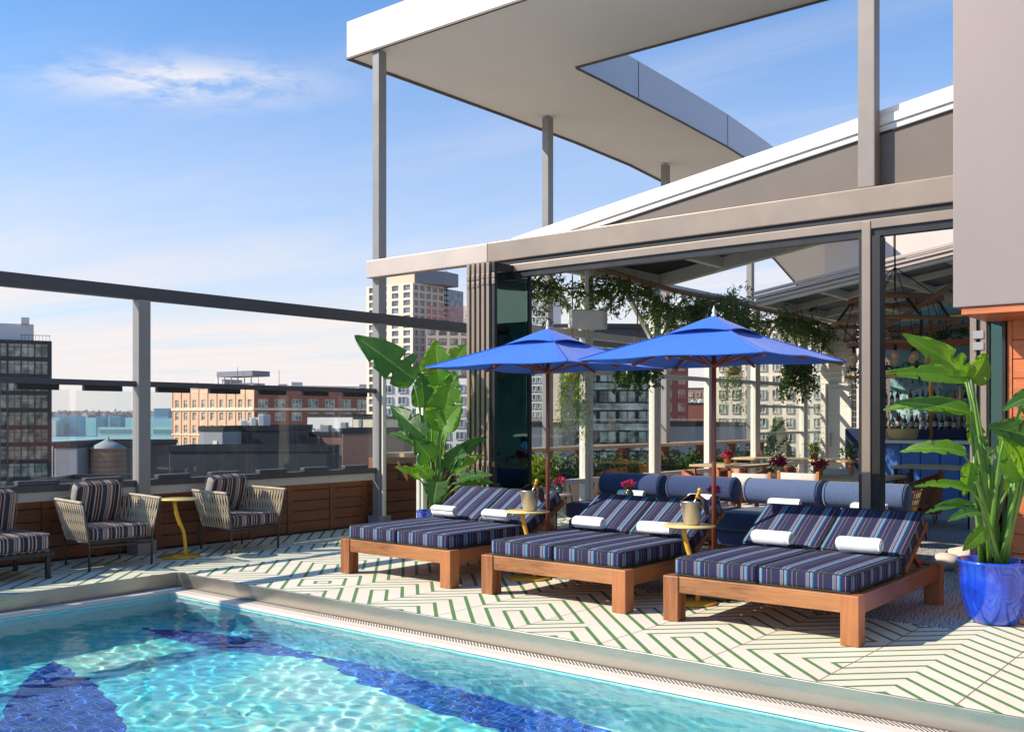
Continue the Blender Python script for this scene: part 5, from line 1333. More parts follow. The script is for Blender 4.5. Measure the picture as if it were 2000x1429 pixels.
# ================================================================== ROPE ARMCHAIRS
def armchair():
    t = thing('rope_armchair', 'rope armchair', 'armchair')
    # local: front faces +x, width in y; origin at footprint centre on the floor
    fx = .31; bxx = -.30; hw = .33; hwt = .415; zt = .675; zs = .27
    for s_, n_ in ((-1, 'l'), (1, 'r')):
        MB().tube([(fx, s_*(hw-.005), 0), (fx+.005, s_*hw, .3), (fx+.03, s_*(hwt-.01), zt)], .0125, 8).build('front_leg', 'metal_charcoal', t, smooth=True)
        MB().tube([(bxx, s_*(hw-.045), 0), (bxx-.01, s_*(hw-.03), zs)], .012, 8).build('rear_leg', 'metal_charcoal', t, smooth=True)
    fr = MB(); fr.tube([(fx, -hw, zs), (bxx+.08, -hw+.0, zs), (bxx, -hw+.08, zs), (bxx, hw-.08, zs), (bxx+.08, hw, zs), (fx, hw, zs)], .012, 8, closed=True); fr.tube([(fx, -hw, zs-.04), (fx, hw, zs-.04)], .010, 8)
    [fr.tube([(fx, y, zs), (bxx, y, zs)], .007, 6) for y in np.linspace(-.25, .25, 7)]
    fr.build('seat_frame', 'metal_charcoal', t)
    def path(f, top):
        h = hwt if top else hw; X1 = fx+.03 if top else fx; X0 = bxx-(.10 if top else .0); rr = .16
        L1 = X1-(X0+rr); arc = math.pi/2*rr; L2 = 2*(h-rr); T = 2*L1+2*arc+L2; s_ = f*T
        if s_ < L1: p = (X1-s_, -h)
        elif s_ < L1+arc: a = (s_-L1)/rr; p = (X0+rr-rr*math.sin(a), -h+rr-rr*math.cos(a)); 
        elif s_ < L1+arc+L2: p = (X0, -h+rr+(s_-L1-arc))
        elif s_ < L1+2*arc+L2: a = (s_-L1-arc-L2)/rr; p = (X0+rr-rr*math.cos(a), h-rr+rr*math.sin(a))
        else: p = (X0+rr+(s_-L1-2*arc-L2), h)
        return p
    N = 84
    top = [(*path(i/60, True), zt+.012*math.sin(math.pi*i/60)) for i in range(61)]
    o = MB().tube(top, .0145, 8).build('top_rail', 'rope', t, smooth=True)
    mb = MB()
    for i in range(N):
        f = (i+.5)/N; a = path(f, False); b = path(f, True); d = .004*(-1)**i
        m_ = ((a[0]+b[0])/2, (a[1]+b[1])/2); mb.tube([(a[0], a[1], zs-.01), (a[0]*.75+b[0]*.25+d, a[1]*.75+b[1]*.25+d, zs+.1), (m_[0]-d, m_[1]-d, (zs+zt)/2), (a[0]*.25+b[0]*.75+d, a[1]*.25+b[1]*.75+d, zt-.1), (b[0], b[1], zt)], [.0062, .0062, .0078, .0062, .0062], 5)
    mb.build('rope_shell', 'rope', t, smooth=True)
    o = cushion(.60, .60, .135, .045, .16, 14, 5, .003, 2).build('seat_cushion', 'stripe_brown', t, loc=(.02, 0, zs+.085), smooth=True); piping(.60, .60, .135, .045, 'piping_grey', o)
    o = cushion(.44, .50, .15, .05, .22, 14, 5, .006, 3).build('back_cushion', 'stripe_brown', t, loc=(-.235, -.01, zs+.36), rot=(R(2), R(-72), 0), smooth=True); piping(.44, .50, .15, .05, 'piping_grey', o)
    return t
c0_ = armchair(); c0_.location = (-9.68, 5.32, .002); c0_.rotation_euler = (0, 0, R(-3)); c0_['label'] = 'rope armchair with striped cushions between the left sofa and the yellow table'; c0_['group'] = 'rope armchairs with striped cushions'
c1_ = dup(c0_); c1_.location = (-9.68, 6.92, .002); c1_.rotation_euler = (0, 0, R(2)); c1_['label'] = 'rope armchair with striped cushions right of the yellow table, nearer the sunbeds'
# sofa end at the left edge
t = thing('outdoor_sofa', 'striped armless sofa end cut by the left edge of the picture', 'sofa', (-9.62, 4.55, .002))
for x in (-.33, .33):
    for y in (-.03, -1.7): MB().box(x-.02, x+.02, y-.02, y+.02, 0, .21).build('leg', 'metal_dark', t, bevel=.003)
mb = MB(); mb.box(-.37, .37, -1.75, .02, .21, .25); mb.build('frame', 'metal_dark', t, bevel=.004)
mb = MB(); [mb.box(-.33, .33, -1.7+i*.075, -1.7+i*.075+.03, .251, .262) for i in range(23)]; mb.build('webbing', 'rope', t)
for i in range(2):
    o = cushion(.74, .84, .155, .05, .14, 16, 5, .003, i).build('seat_cushion', 'stripe_brown', t, loc=(.0, -.43-i*.86, .34), smooth=True); piping(.74, .84, .155, .05, 'piping_grey', o)
    o = cushion(.42, .82, .15, .05, .2, 16, 5, .004, i+4).build('back_cushion', 'stripe_brown', t, loc=(-.30, -.47-i*.86, .60), rot=(0, R(-76), 0), smooth=True); piping(.42, .82, .15, .05, 'piping_grey', o)

# ================================================================== BLUE POTS WITH BIRD OF PARADISE
def glaze():
    t = NT('blue_glaze'); co = t.coord('Object'); f = t.noise(co, 5, 6, .6, 1.0); s = t.n('ShaderNodeSeparateXYZ'); t.l(co, s.inputs[0])
    g = t.noise(t.mapping(co, (10, 10, 1.2)), 2.2, 5)
    c = t.ramp(t.math('ADD', t.math('MULTIPLY', f, .6), t.math('MULTIPLY', g, .4)), [(.3, srgb(16, 40, 130)), (.5, srgb(30, 70, 200)), (.7, srgb(60, 110, 226))])
    return t.done(t.pbr(c, .12, 0, t.bump(f, .15, .01), .6, 0, .8))
glaze()
def pot(t, r, h):
    MB().lathe([(0, .0), (r*.58, 0), (r*.66, .012), (r*.78, h*.14), (r*.90, h*.36), (r*.97, h*.65), (r*.985, h*.93), (r*1.04, h*.955), (r*1.05, h*.985), (r*1.0, h), (r*.93, h*.985), (r*.90, h*.86), (0, h*.86)], n=48).build('pot', 'blue_glaze', t)
    MB().lathe([(r*.92, h*.87), (r*.5, h*.89), (0, h*.90)], n=24).build('soil', 'soil', t)
def bop(name, label, loc, r, h, leaves, D, origin_px, stem_r=.011, bright=True):
    """leaves: list of (base_px, tip_px, width_px, facing, depth offset, dark?) measured off the photograph at the plant's own depth"""
    t = thing(name, label, 'potted plant', loc); pot(t, r, h); mp = D/1944; base = Vector(loc)
    for i, (b, tp_, w, face, dd, mt) in enumerate(leaves):
        P0 = at(b[0], b[1], D+dd)-base; P1 = at(tp_[0], tp_[1], D+dd+(.10 if i % 2 else -.12))-base
        nr = {'f': Vector((-.9*FW[0], -.9*FW[1], .25)), 's': Vector((-.5*RT[0]-.8*FW[0], -.5*RT[1]-.8*FW[1], .3)), 'u': Vector((-.5*FW[0], -.5*FW[1], .7)), 'r': Vector((.5*RT[0]-.8*FW[0], .5*RT[1]-.8*FW[1], .3))}[face]
        mb = MB(); leaf_mesh(mb, P0, P1, w*mp*1.35, nr, .17 if face != 'f' else .09, .20, 2, i+3)
        o = build_uv(mb, 'leaf', mt, t)
        s0 = Vector((RNG.uniform(-.5, .5)*r*.6, RNG.uniform(-.5, .5)*r*.6, h*.86)); d = (P1-P0).normalized()
        mid = s0.lerp(P0, .55)+Vector((0, 0, .06)); k_ = P0-d*.08
        pts = [s0, s0.lerp(mid, .5), mid, mid.lerp(P0, .6)+Vector((0, 0, .02)), P0+d*.02]
        MB().tube(pts, [stem_r*1.6, stem_r*1.4, stem_r*1.1, stem_r*.8, stem_r*.6], 7).build('stem', 'stem_green', t, smooth=True)
    return t
G1, DK = 'leaf_big', 'leaf_big_dark'
L1 = [((810, 742), (692, 655), 54, 'f', -.1, DK), ((858, 752), (851, 664), 54, 'f', .1, G1), ((829, 794), (822, 726), 36, 'f', .15, DK), ((859, 842), (888, 724), 54, 'f', 0, G1), ((864, 840), (902, 790), 44, 's', -.1, G1),
      ((832, 852), (762, 792), 38, 'f', -.1, DK), ((843, 897), (806, 852), 36, 'f', -.2, DK), ((815, 868), (760, 846), 24, 'u', -.1, DK), ((818, 934), (771, 912), 22, 'u', -.2, G1), ((840, 934), (808, 906), 24, 'u', -.25, G1),
      ((854, 940), (846, 984), 36, 'f', -.4, DK), ((895, 892), (952, 852), 24, 's', -.1, DK), ((874, 916), (912, 864), 32, 'f', 0, DK), ((890, 922), (945, 888), 24, 'u', -.1, G1), ((893, 940), (962, 928), 24, 'u', -.3, DK), ((906, 946), (964, 943), 22, 'u', -.35, DK),
      ((890, 702), (910, 673), 32, 'f', .3, G1), ((850, 900), (836, 782), 34, 'f', .3, G1), ((845, 800), (884, 690), 40, 's', .3, G1), ((862, 880), (850, 800), 30, 's', .35, G1)]
p1 = at(847, 1000, 11.75)
plant1 = bop('bird_of_paradise_plant', 'tall banana leaved plant in a blue pot beside the folding doors, behind the left sunbed', (p1.x, p1.y, 0), .20, .42, L1, 11.75, None, .010)
L2 = [((1893, 737), (1762, 652), 44, 'f', .1, G1), ((1897, 742), (1926, 690), 40, 'r', .1, G1), ((1889, 735), (1727, 728), 28, 'f', -.1, G1), ((1895, 806), (1725, 800), 40, 'u', -.1, G1), ((1892, 800), (1745, 785), 26, 'f', 0, DK), ((1886, 884), (1757, 882), 34, 'u', -.2, G1),
      ((1903, 960), (1785, 950), 22, 'u', -.3, G1), ((1895, 903), (1882, 968), 26, 'f', -.3, G1), ((2010, 852), (1926, 832), 40, 'f', -.3, DK), ((2000, 935), (1952, 850), 46, 's', -.25, G1), ((2035, 770), (1958, 802), 30, 'u', -.1, DK), ((2050, 820), (1985, 790), 36, 'f', .1, G1),
      ((1902, 985), (1806, 1002), 20, 'u', -.3, DK), ((1926, 1030), (1880, 1075), 22, 'f', -.45, G1), ((1915, 1000), (1850, 1018), 20, 'u', -.4, DK), ((1960, 850), (1995, 930), 44, 'r', -.4, G1), ((1915, 870), (1890, 800), 26, 's', .2, G1), ((1940, 900), (1905, 870), 28, 's', .1, DK), ((2020, 700), (2060, 640), 40, 'f', .2, G1), ((1965, 960), (2030, 900), 40, 's', .2, G1)]
plant2 = bop('bird_of_paradise_plant', 'large banana leaved plant in a glossy bright blue pot at the right edge', (-1.86, 7.93, .004), .245, .46, L2, 7.35, None, .013)
mb = MB(); rg = random.Random(5)
for i in range(9):
    a = rg.uniform(0, 6.28); r0 = rg.uniform(.02, .12); mb.tube([(r0*math.cos(a), r0*math.sin(a), .40), (r0*1.3*math.cos(a), r0*1.3*math.sin(a), .75), (r0*2.2*math.cos(a)+.03, r0*2.2*math.sin(a), 1.05+rg.uniform(0, .5))], [.022, .017, .009], 8)
mb.build('stem', 'stem_green', plant2, smooth=True)

# ================================================================== DENIM DAYBEDS WITH BOLSTERS (inside the door line)
def denim():
    t = thing('denim_daybed', 'denim daybed', 'daybed')
    w = .88
    mb = cushion(w, .95, .20, .05, .05, 12, 5); mb.build('seat_cushion', 'denim_dark', t, loc=(w/2, .5, .40), smooth=True)
    MB().box(.03, w-.03, .06, .92, .06, .30).build('base', 'denim_dark', t, bevel=.03)
    prof = [(0, 0), (.125, 0), (.14, .015), (.142, .05), (.144, w/2), (.142, w-.06), (.14, w-.025), (.125, w-.01), (0, w-.01)]
    o = MB().lathe(prof, n=30).build('bolster', 'denim', t, loc=(.0, .88, .68), rot=(0, R(90), 0))
    for x in (.03, w-.035): MB().tube([(x, .88+.144*math.cos(a), .68+.144*math.sin(a)) for a in np.linspace(0, 6.283, 28, endpoint=False)], .004, 5, closed=True).build('piping', 'denim_dark', t)
    for x in (.05, w-.05): MB().box(x-.02, x+.02, .99, 1.03, 0, .60).build('back_leg', 'chair_wood', t, bevel=.004)
    return t
d0 = denim(); dx = [-7.02, -6.06, -5.06, -4.14]
dl = ['denim daybed with round bolster, first from the folding doors', 'denim daybed with round bolster, second from the folding doors, behind the gold necked bottle', 'denim daybed with round bolster, third from the folding doors, left of the door mullion', 'denim daybed with round bolster behind the door mullion']
for i, x in enumerate(dx):
    o = d0 if i == 0 else dup(d0); o.location = (x, 9.62, .004); o['label'] = dl[i]
    if i < 2:
        for ch_ in [q for q in scene.objects if q.parent == o and q.name.startswith('bolster')]: ch_.data = ch_.data.copy(); ch_.data.materials[0] = M['denim_shaded']
    else:
        for ch_ in [q for q in scene.objects if q.parent == o and q.name.startswith('bolster')]: ch_.data = ch_.data.copy(); ch_.data.materials[0] = M['denim']
    if True: pass; o['group'] = 'denim daybeds in a row'
    towel(x+.52, 10.32, .575, .36, 0, 'rolled white towel against the bolster of the '+['first', 'second', 'third', 'fourth'][i]+' denim daybed from the folding doors', 10+i, 'rolled towels on the denim daybeds', r=.068)
def vase_table(x, y, label, lab2, seed):
    t = thing('small_round_table', label, 'side table', (x, y, .004), 0, 'small grey round tables')
    MB().lathe([(0, .60), (.19, .60), (.2, .607), (.195, .616), (0, .616)], n=32).build('top', 'stone_pale', t)
    MB().lathe([(0, 0), (.15, 0), (.15, .012), (.02, .02), (.018, .60), (0, .60)], n=20).build('stand', 'metal_dark', t)
    v = thing('flower_vase', lab2, 'vase', (x+.05, y, .62), 0, 'small vases of pink flowers')
    MB().lathe([(0, 0), (.03, 0), (.052, .025), (.056, .05), (.042, .08), (.022, .095), (.026, .108), (.02, .108), (.018, .09), (0, .02)], n=20).build('vase', 'vase_green', v)
    flowers(v, (0, 0, .10), .055, seed)
def flowers(v, c, s_, seed, mt='petal', n=34):
    rg = np.random.default_rng(seed); d = rg.normal(size=(n, 3)); d[:, 2] = np.abs(d[:, 2])*1.1+.4; d /= np.linalg.norm(d, axis=1)[:, None]
    ce_ = np.array(c)+d*s_*rg.uniform(.7, 1.5, n)[:, None]+np.array([0, 0, s_*.3])
    leaf_cloud('petal', mt, ce_, s_*.55, v, seed, 0, .55, 7)
    mb = MB(); [mb.tube([c, tuple(np.array(c)*.5+e*.5+np.array([0, 0, .005])), tuple(e)], .0018, 4) for e in ce_[:16]]; mb.build('stem', 'stem_green', v)
    leaf_cloud('leaf', 'leaf_bush', np.array(c)+rg.normal(size=(8, 3))*s_*.35+[0, 0, s_*.2], s_*.8, v, seed+1, 0, .4, 3)
vase_table(-6.98, 9.42, 'small round grey table before the first denim daybed', 'dark green vase of pink flowers before the first denim daybed', 1)
vase_table(-5.98, 9.36, 'small round grey table before the second denim daybed', 'dark green vase of pink flowers left of the gold necked bottle', 2)
vase_table(-4.86, 9.22, 'small round grey table behind the right sunbed', 'dark green vase of pink flowers behind the left backrest of the right sunbed', 3)
# ================================================================== RESTAURANT INTERIOR
def table(x, y, w, d, z, label, rz=0, leg='chair_wood'):
    t = thing('dining_table', label, 'table', (x, y, .004), rz, 'pale wood dining tables')
    MB().box(-w/2, w/2, -d/2, d/2, z-.035, z).build('top', 'table_wood', t, bevel=.006)
    for sx in (-1, 1):
        for sy in (-1, 1): MB().box(sx*(w/2-.06)-.025, sx*(w/2-.06)+.025, sy*(d/2-.06)-.025, sy*(d/2-.06)+.025, 0, z-.036).build('leg', leg, t, bevel=.004)
    return t
def floorpt(u, D): p = D*ray(u); return p[0], p[1]
tabs = [(1425, 15.2, .9, .9, 'square pale wood table beside the second umbrella pole'), (1470, 12.6, 1.0, .9, 'low pale table behind the canvas chairs, left'), (1590, 13.2, 1.5, .9, 'long pale wood table with two pink flower pots'), (1560, 17.4, 2.2, .8, 'pale wood table along the back windows with yellow flowers'), (1660, 13.0, 1.2, .8, 'pale wood table just left of the door mullion'),
        (1835, 14.0, 1.1, .8, 'narrow high wood table on a dark leg by the blue bar')]
zt_ = [.80, .66, .74, .80, .76, .83]
for i, (u, D, w, d, lb_) in enumerate(tabs): x, y = floorpt(u, D); table(x, y, w, d, zt_[i], lb_, 0, 'chair_wood' if i < 5 else 'black')
def tubchair():
    t = thing('leather_tub_chair', 'tub chair', 'chair')
    mb = MB(); N = 22; H0, H1 = .12, .72
    for i in range(N+1):
        a = R(-125)+R(250)*i/N; h = H1-.18*abs(math.sin(a/2))**2*1.3
        for r_, z in ((.27, H0), (.31, h), (.285, h+.012), (.245, h-.01), (.235, H0)): mb.v.append((-r_*math.cos(a), r_*math.sin(a), z))
    for i in range(N):
        for j in range(4): mb.face((i*5+j, (i+1)*5+j, (i+1)*5+j+1, i*5+j+1), 0, True)
    for e in (0, N): mb.face([e*5+j for j in range(5)])
    mb.build('shell', 'orange_leather', t)
    MB().lathe([(0, .30), (.23, .30), (.25, .34), (.24, .42), (0, .44)], n=22).build('seat', 'orange_leather', t)
    for sx in (-1, 1):
        for sy in (-1, 1): MB().tube([(sx*.15, sy*.16, .30), (sx*.19, sy*.2, 0)], .014, 6).build('leg', 'chair_wood', t)
    return t
def canvaschair():
    t = thing('canvas_chair', 'canvas chair', 'chair')
    for sx in (-1, 1):
        MB().box(sx*.25-.02, sx*.25+.02, .20, .245, 0, .86).build('rear_post', 'chair_wood', t, bevel=.005); MB().box(sx*.25-.02, sx*.25+.02, -.24, -.2, 0, .58).build('front_post', 'chair_wood', t, bevel=.005)
        MB().box(sx*.25-.03, sx*.25+.03, -.26, .199, .581, .605).build('armrest', 'chair_wood', t, bevel=.005)
    mb = MB(); N = 10
    for i in range(N+1):
        x = -.235+.47*i/N; y = .225+.03*math.sin(math.pi*i/N); mb.v += [(x, y, .60), (x, y+.004, .84)]
    for i in range(N): mb.face((2*i, 2*i+2, 2*i+3, 2*i+1), 0, True)
    o = mb.build('back_canvas', 'canvas', t); m_ = o.modifiers.new('s', 'SOLIDIFY'); m_.thickness = .006
    MB().box(-.23, .23, -.22, .2, .42, .45).build('seat_canvas', 'canvas', t, bevel=.01)
    return t
def wickerchair():
    t = thing('wicker_armchair', 'wicker chair', 'chair')
    mb = MB()
    for i in range(26):
        a = R(-100)+R(200)*i/25; mb.tube([(-.25*math.cos(a), .25*math.sin(a), .42), (-.31*math.cos(a), .31*math.sin(a), .74-.08*abs(math.sin(a)))], .008, 5)
    for zf_ in (0, .33, .66, 1): mb.tube([(-(.25+.06*zf_)*math.cos(R(a)), (.25+.06*zf_)*math.sin(R(a)), .42+(.32-.08*abs(math.sin(R(a))))*zf_) for a in range(-100, 101, 10)], .010, 5)
    mb.build('woven_back', 'wicker', t)
    MB().lathe([(0, .39), (.24, .39), (.26, .41), (.25, .44), (0, .45)], n=20).build('seat', 'wicker', t)
    for sx in (-1, 1):
        for sy in (-1, 1): MB().tube([(sx*.14, sy*.15, .40), (sx*.21, sy*.22, 0)], .010, 6).build('leg', 'black', t)
    return t
def place(fn, spots, group):
    p = fn()
    for i, (u, D, rz, lb_) in enumerate(spots):
        o = p if i == 0 else dup(p); x, y = floorpt(u, D); o.location = (x, y, .004); o.rotation_euler = (0, 0, rz); o['label'] = lb_; o['group'] = group
place(tubchair, [(1372, 14.9, R(20), 'orange leather tub chair left of the square table'), (1470, 15.9, R(200), 'orange leather tub chair right of the square table'), (1515, 16.2, R(160), 'orange leather tub chair below the hanging fern'), (1545, 13.8, R(60), 'orange leather tub chair behind the left pink flower pot'),
                 (1800, 14.6, R(190), 'brown orange leather tub chair in front of the blue bar'), (1425, 17.0, R(250), 'orange leather tub chair farthest back by the window wall')], 'orange leather tub chairs')
place(canvaschair, [(1478, 12.1, R(184), 'canvas backed wooden chair behind the third bolster'), (1575, 12.2, R(178), 'canvas backed wooden chair in the sun behind the fourth bolster'), (1640, 13.3, R(180), 'canvas backed wooden chair left of the door mullion, farther back')], 'canvas backed wooden chairs')
place(wickerchair, [(1745, 11.6, R(250), 'woven brown armchair nearest, right of the door mullion'), (1772, 12.6, R(200), 'woven brown armchair in front of the orange tub chair'), (1738, 14.2, R(220), 'woven brown armchair at the far side by the blue bar')], 'woven brown armchairs')
def flowerpot(u, v, D, label, mt, big=1.0, seed=1, potm='terracotta', kind='flower pot'):
    p = at(u, v, D); t = thing('flower_pot', label, kind, tuple(p), 0)
    MB().lathe([(0, 0), (.05*big, 0), (.065*big, .09*big), (.07*big, .10*big), (.06*big, .10*big), (0, .08*big)], n=18).build('pot', potm, t)
    if mt.startswith('petal'): flowers(t, (0, 0, .09*big), .085*big, seed, mt, 40)
    else:
        rg = np.random.default_rng(seed); leaf_cloud('foliage', mt, rg.normal(size=(90, 3))*[.05*big, .05*big, .05*big]+[0, 0, .18*big], .045*big, t, seed, 0, .4, 4)
flowerpot(1421, 906, 15.2, 'copper pot of pink flowers on the square table', 'petal', .85, 11)
flowerpot(1521, 925, 13.0, 'brass pot of dark pink flowers, left one on the long table', 'petal_dark', 1.0, 12, 'bowl')
flowerpot(1599, 929, 12.6, 'pot of dark pink flowers, right one on the long table', 'petal_dark', .9, 13)
flowerpot(1590, 899, 17.2, 'terracotta pot of yellow flowers on the back table', 'leaf_lime', 1.1, 14)
flowerpot(1660, 911, 16.6, 'terracotta pot with an olive green herb left of the door mullion', 'leaf_bush', 1.4, 15)
# conical topiary behind back windows
x, y = floorpt(1520, 20.0); t = thing('conical_shrub', 'small green conical shrub behind the back window', 'shrub', (x, y, 0))
rg = np.random.default_rng(3); n = 900; h = rg.uniform(0, 1, n)**.8; a = rg.uniform(0, 6.28, n); rr = (.42*(1-h)+.03)*rg.uniform(.6, 1.05, n)
leaf_cloud('foliage', 'leaf_bush', np.stack([rr*np.cos(a), rr*np.sin(a), .35+h*1.15], 1), .07, t, 3, 0, .5, 3)
MB().lathe([(0, 0), (.16, 0), (.2, .34), (0, .34)], n=16).build('pot', 'metal_charcoal', t)
# --- bar
x, y = floorpt(1722, 17.6); 
br = thing('blue_bar', 'blue panelled bar counter with pale stone top', 'bar', (x, y, .004), R(3))
mb = MB(); [mb.box(.02+i*.32, .02+i*.32+.305, 0, .04, .06, 1.05) for i in range(16)]; mb.build('panel', 'bar_blue', br, bevel=.006)
MB().box(0, 5.2, .041, .6, 0, 1.06).build('body', 'bar_blue', br); MB().box(-.06, 5.3, -.10, .66, 1.062, 1.12).build('top', 'bar_top', br, bevel=.01)
bb = thing('back_bar', 'dark blue back bar with brass shelf rails', 'shelf', (x-1.2, y+1.45, .004), R(3))
MB().box(0, 5.4, 0, .5, 0, 1.30).build('cabinet', 'denim_dark', bb, bevel=.01); MB().box(0, 5.4, .0, .45, 2.28, 2.33).build('shelf', 'plank_brown', bb, bevel=.004)
MB().box(0, 5.4, .0, .45, 1.72, 1.75).build('shelf', 'glass_house', bb)
mb = MB(); [mb.tube([(xx, .02, 1.30), (xx, .02, 2.5)], .022, 8) for xx in (.75, 2.1, 3.5, 4.9)]; mb.tube([(0, -.01, 2.31), (5.4, -.01, 2.31)], .024, 8); mb.build('brass_rail', 'brass', bb)
Bz = Matrix.Rotation(R(3), 4, 'Z')
bcol = ['bottle_dark', 'orange_leather', 'plank_brown', 'glass_bottle', 'vase_green', 'napkin']
bp = {}
rg = random.Random(2)
def bottle_obj(i, m_):
    key = (m_, i % 2)
    if key in bp: o = bp[key].copy(); COL.objects.link(o); return o
    h = .26 if i % 2 else .31
    mb = MB(); mb.lathe([(0, 0), (.036, 0), (.038, .01), (.038, h*.55), (.030, h*.66), (.013, h*.78), (.013, h), (0, h)], n=12); mb.lathe([(.0385, h*.15), (.0388, h*.16), (.0388, h*.44), (.0385, h*.45)], n=12, m=1); mb.lathe([(.0145, h*.93), (.0145, h*1.02), (0, h*1.02)], n=8, m=2)
    o = mb.build('liquor_bottle', [m_, 'canvas', 'brass']); bp[key] = o; return o
names = {'bottle_dark': 'dark glass', 'orange_leather': 'orange', 'plank_brown': 'brown', 'glass_bottle': 'clear', 'vase_green': 'green', 'napkin': 'dark brown'}
for row in range(3):
    for i in range(30):
        m_ = bcol[(i*5+row*3+rg.randint(0, 1)) % 6]; o = bottle_obj(i, m_)
        p = Vector((.75+i*.11+rg.uniform(-.015, .015), .12+.12*(row % 2), 1.302 if row < 2 else 1.752)); q = Bz @ p
        o.location = (bb.location.x+q.x, bb.location.y+q.y, .004+q.z); o.rotation_euler = (0, 0, rg.uniform(0, 6))
        lv = ('lower' if row < 2 else 'upper')
        tag(o, f'{"short" if i % 2 else "tall"} {names[m_]} bottle on the {lv} shelf behind the bar', 'bottle', f'{"short" if i % 2 else "tall"} {names[m_]} bottles on the {lv} back bar shelf')
gp = None
for i in range(26):
    if gp is None: gp = MB().lathe([(.03, 0), (.032, -.004), (.004, -.01), (.004, -.07), (.03, -.10), (.036, -.14), (.03, -.17)], n=12).build('hanging_glass', 'glass_bottle'); o = gp
    else: o = gp.copy(); COL.objects.link(o)
    q = Bz @ Vector((.5+i*.13, -.02, 2.275)); o.location = (bb.location.x+q.x, bb.location.y+q.y, q.z); tag(o, 'stemmed glass hanging upside down from the rack over the bar', 'glass', 'glasses hanging over the bar')
q = Bz @ Vector((.30, .2, 1.125)); t = thing('serving_bowl', 'large tan bowl with wooden spoons on the bar', 'bowl', (br.location.x+q.x, br.location.y+q.y, q.z))
MB().lathe([(0, 0), (.2, 0), (.25, .03), (.27, .17), (.265, .2), (.25, .19), (.23, .05), (0, .04)], n=28).build('bowl', 'bowl', t)
mb = MB(); [mb.tube([(0.05*s_, 0, .1), (.2*s_, .03, .30)], .014, 6) for s_ in (-1, .5, 1)]; mb.build('spoon', 'chair_wood', t)
for i, (a, b, c) in enumerate(((-.02, .16, .05), (.0, .07, .05), (-.03, .12, .135))):
    q = Bz @ Vector((a, b, 1.124+c)); o = MB().ball((0, 0, 0), .05, n=10).build('orange', 'terracotta', smooth=True); o.location = (br.location.x+q.x, br.location.y+q.y, q.z); tag(o, 'orange on the bar left of the tan bowl', 'fruit', 'oranges on the bar')
q = Bz @ Vector((1.6, .1, 2.35)); 
t = thing('trailing_plant', 'trailing green plants along the top shelf of the bar', 'plant', (bb.location.x+q.x, bb.location.y+q.y, 2.34))
rg2 = np.random.default_rng(9); pts = np.stack([rg2.uniform(-1.6, 2.6, 420), rg2.normal(0, .06, 420), .08-np.abs(rg2.normal(0, .2, 420))*(rg2.random(420) < .4)+rg2.uniform(0, .12, 420)], 1); leaf_cloud('foliage', 'leaf_bush', pts, .08, t, 9, .4, .45, 3)
q = Bz @ Vector((2.4, .1, 0)); t = thing('planted_ledge', 'leafy green ledge high on the mural wall over the bar', 'plant', (bb.location.x+q.x, bb.location.y+q.y+.5, 3.0))
MB().box(-2, 1.5, -.1, .1, -.12, 0).build('trough', 'orange_leather', t); pts = np.stack([rg2.uniform(-2, 1.5, 500), rg2.normal(0, .08, 500), rg2.uniform(0, .3, 500)], 1); leaf_cloud('foliage', 'leaf_bush', pts, .09, t, 10, 0, .45, 3)
q = Bz @ Vector((.9, -1.6, 0)); MB()
t = thing('brass_pipe', 'brass pipe running across high over the bar', 'pipe', (br.location.x, br.location.y+.3, 0)); MB().tube([(-.2, 0, 3.25), (5, .2, 3.35)], .03, 8).build('pipe', 'brass', t); MB().tube([(.75, .0, 1.12), (.75, .0, 3.26)], .035, 8).build('pipe', 'brass', t)
# --- rope ring chandelier
x, y = floorpt(1748, 12.5); cd = thing('ring_chandelier', 'large chandelier of three rope wrapped rings with hanging glass bulbs', 'chandelier', (x, y, 0))
for r_, z, tk in ((.54, 2.98, .036), (.74, 2.70, .026), (.56, 2.43, .024)):
    MB().tube([(r_*math.cos(a), r_*math.sin(a), z+.01*math.sin(3*a)) for a in np.linspace(0, 2*math.pi, 40, endpoint=False)], tk, 8, closed=True).build('ring', 'rope_brown', cd, smooth=True)
    
for i in range(4):
    a = R(30+90*i); MB().bar((.5*math.cos(a), .5*math.sin(a), 3.0), (.74*math.cos(a+.2), .74*math.sin(a+.2), 2.70), .035, .012).build('strap', 'black', cd); MB().bar((.74*math.cos(a+.2), .74*math.sin(a+.2), 2.70), (.5*math.cos(a+.4), .5*math.sin(a+.4), 2.42), .035, .012).build('strap', 'black', cd)
rg = random.Random(8)
for i in range(14):
    a = 2*math.pi*i/14+.1; r_ = .50; z = 2.27+rg.uniform(-.02, .02)
    MB().tube([(.5*math.cos(a), .5*math.sin(a), 2.98), (.58*math.cos(a+.1), .58*math.sin(a+.1), 2.72), (.62*math.cos(a+.05), .62*math.sin(a+.05), 2.5), (r_*math.cos(a), r_*math.sin(a), z+.12)], .005, 5).build('cord', 'black', cd)
    o = MB().lathe([(0, .12), (.018, .12), (.02, .05), (0, .05)], (r_*math.cos(a), r_*math.sin(a), z), 10).build('socket', 'black', cd)
    MB().lathe([(.016, .06), (.036, .035), (.048, .0), (.042, -.035), (.024, -.055), (0, -.062)], (r_*math.cos(a), r_*math.sin(a), z), 14).build('bulb', 'bulb', o, smooth=True)
MB().tube([(0, 0, 2.98), (0, 0, 4.3)], .01, 6).build('rod', 'black', cd)
mb = MB(); [mb.tube([(0, 0, 3.4), (.5*math.cos(a), .5*math.sin(a), 3.0)], .006, 5) for a in np.linspace(0, 6.28, 5)[:4]]; mb.build('cord', 'black', cd)
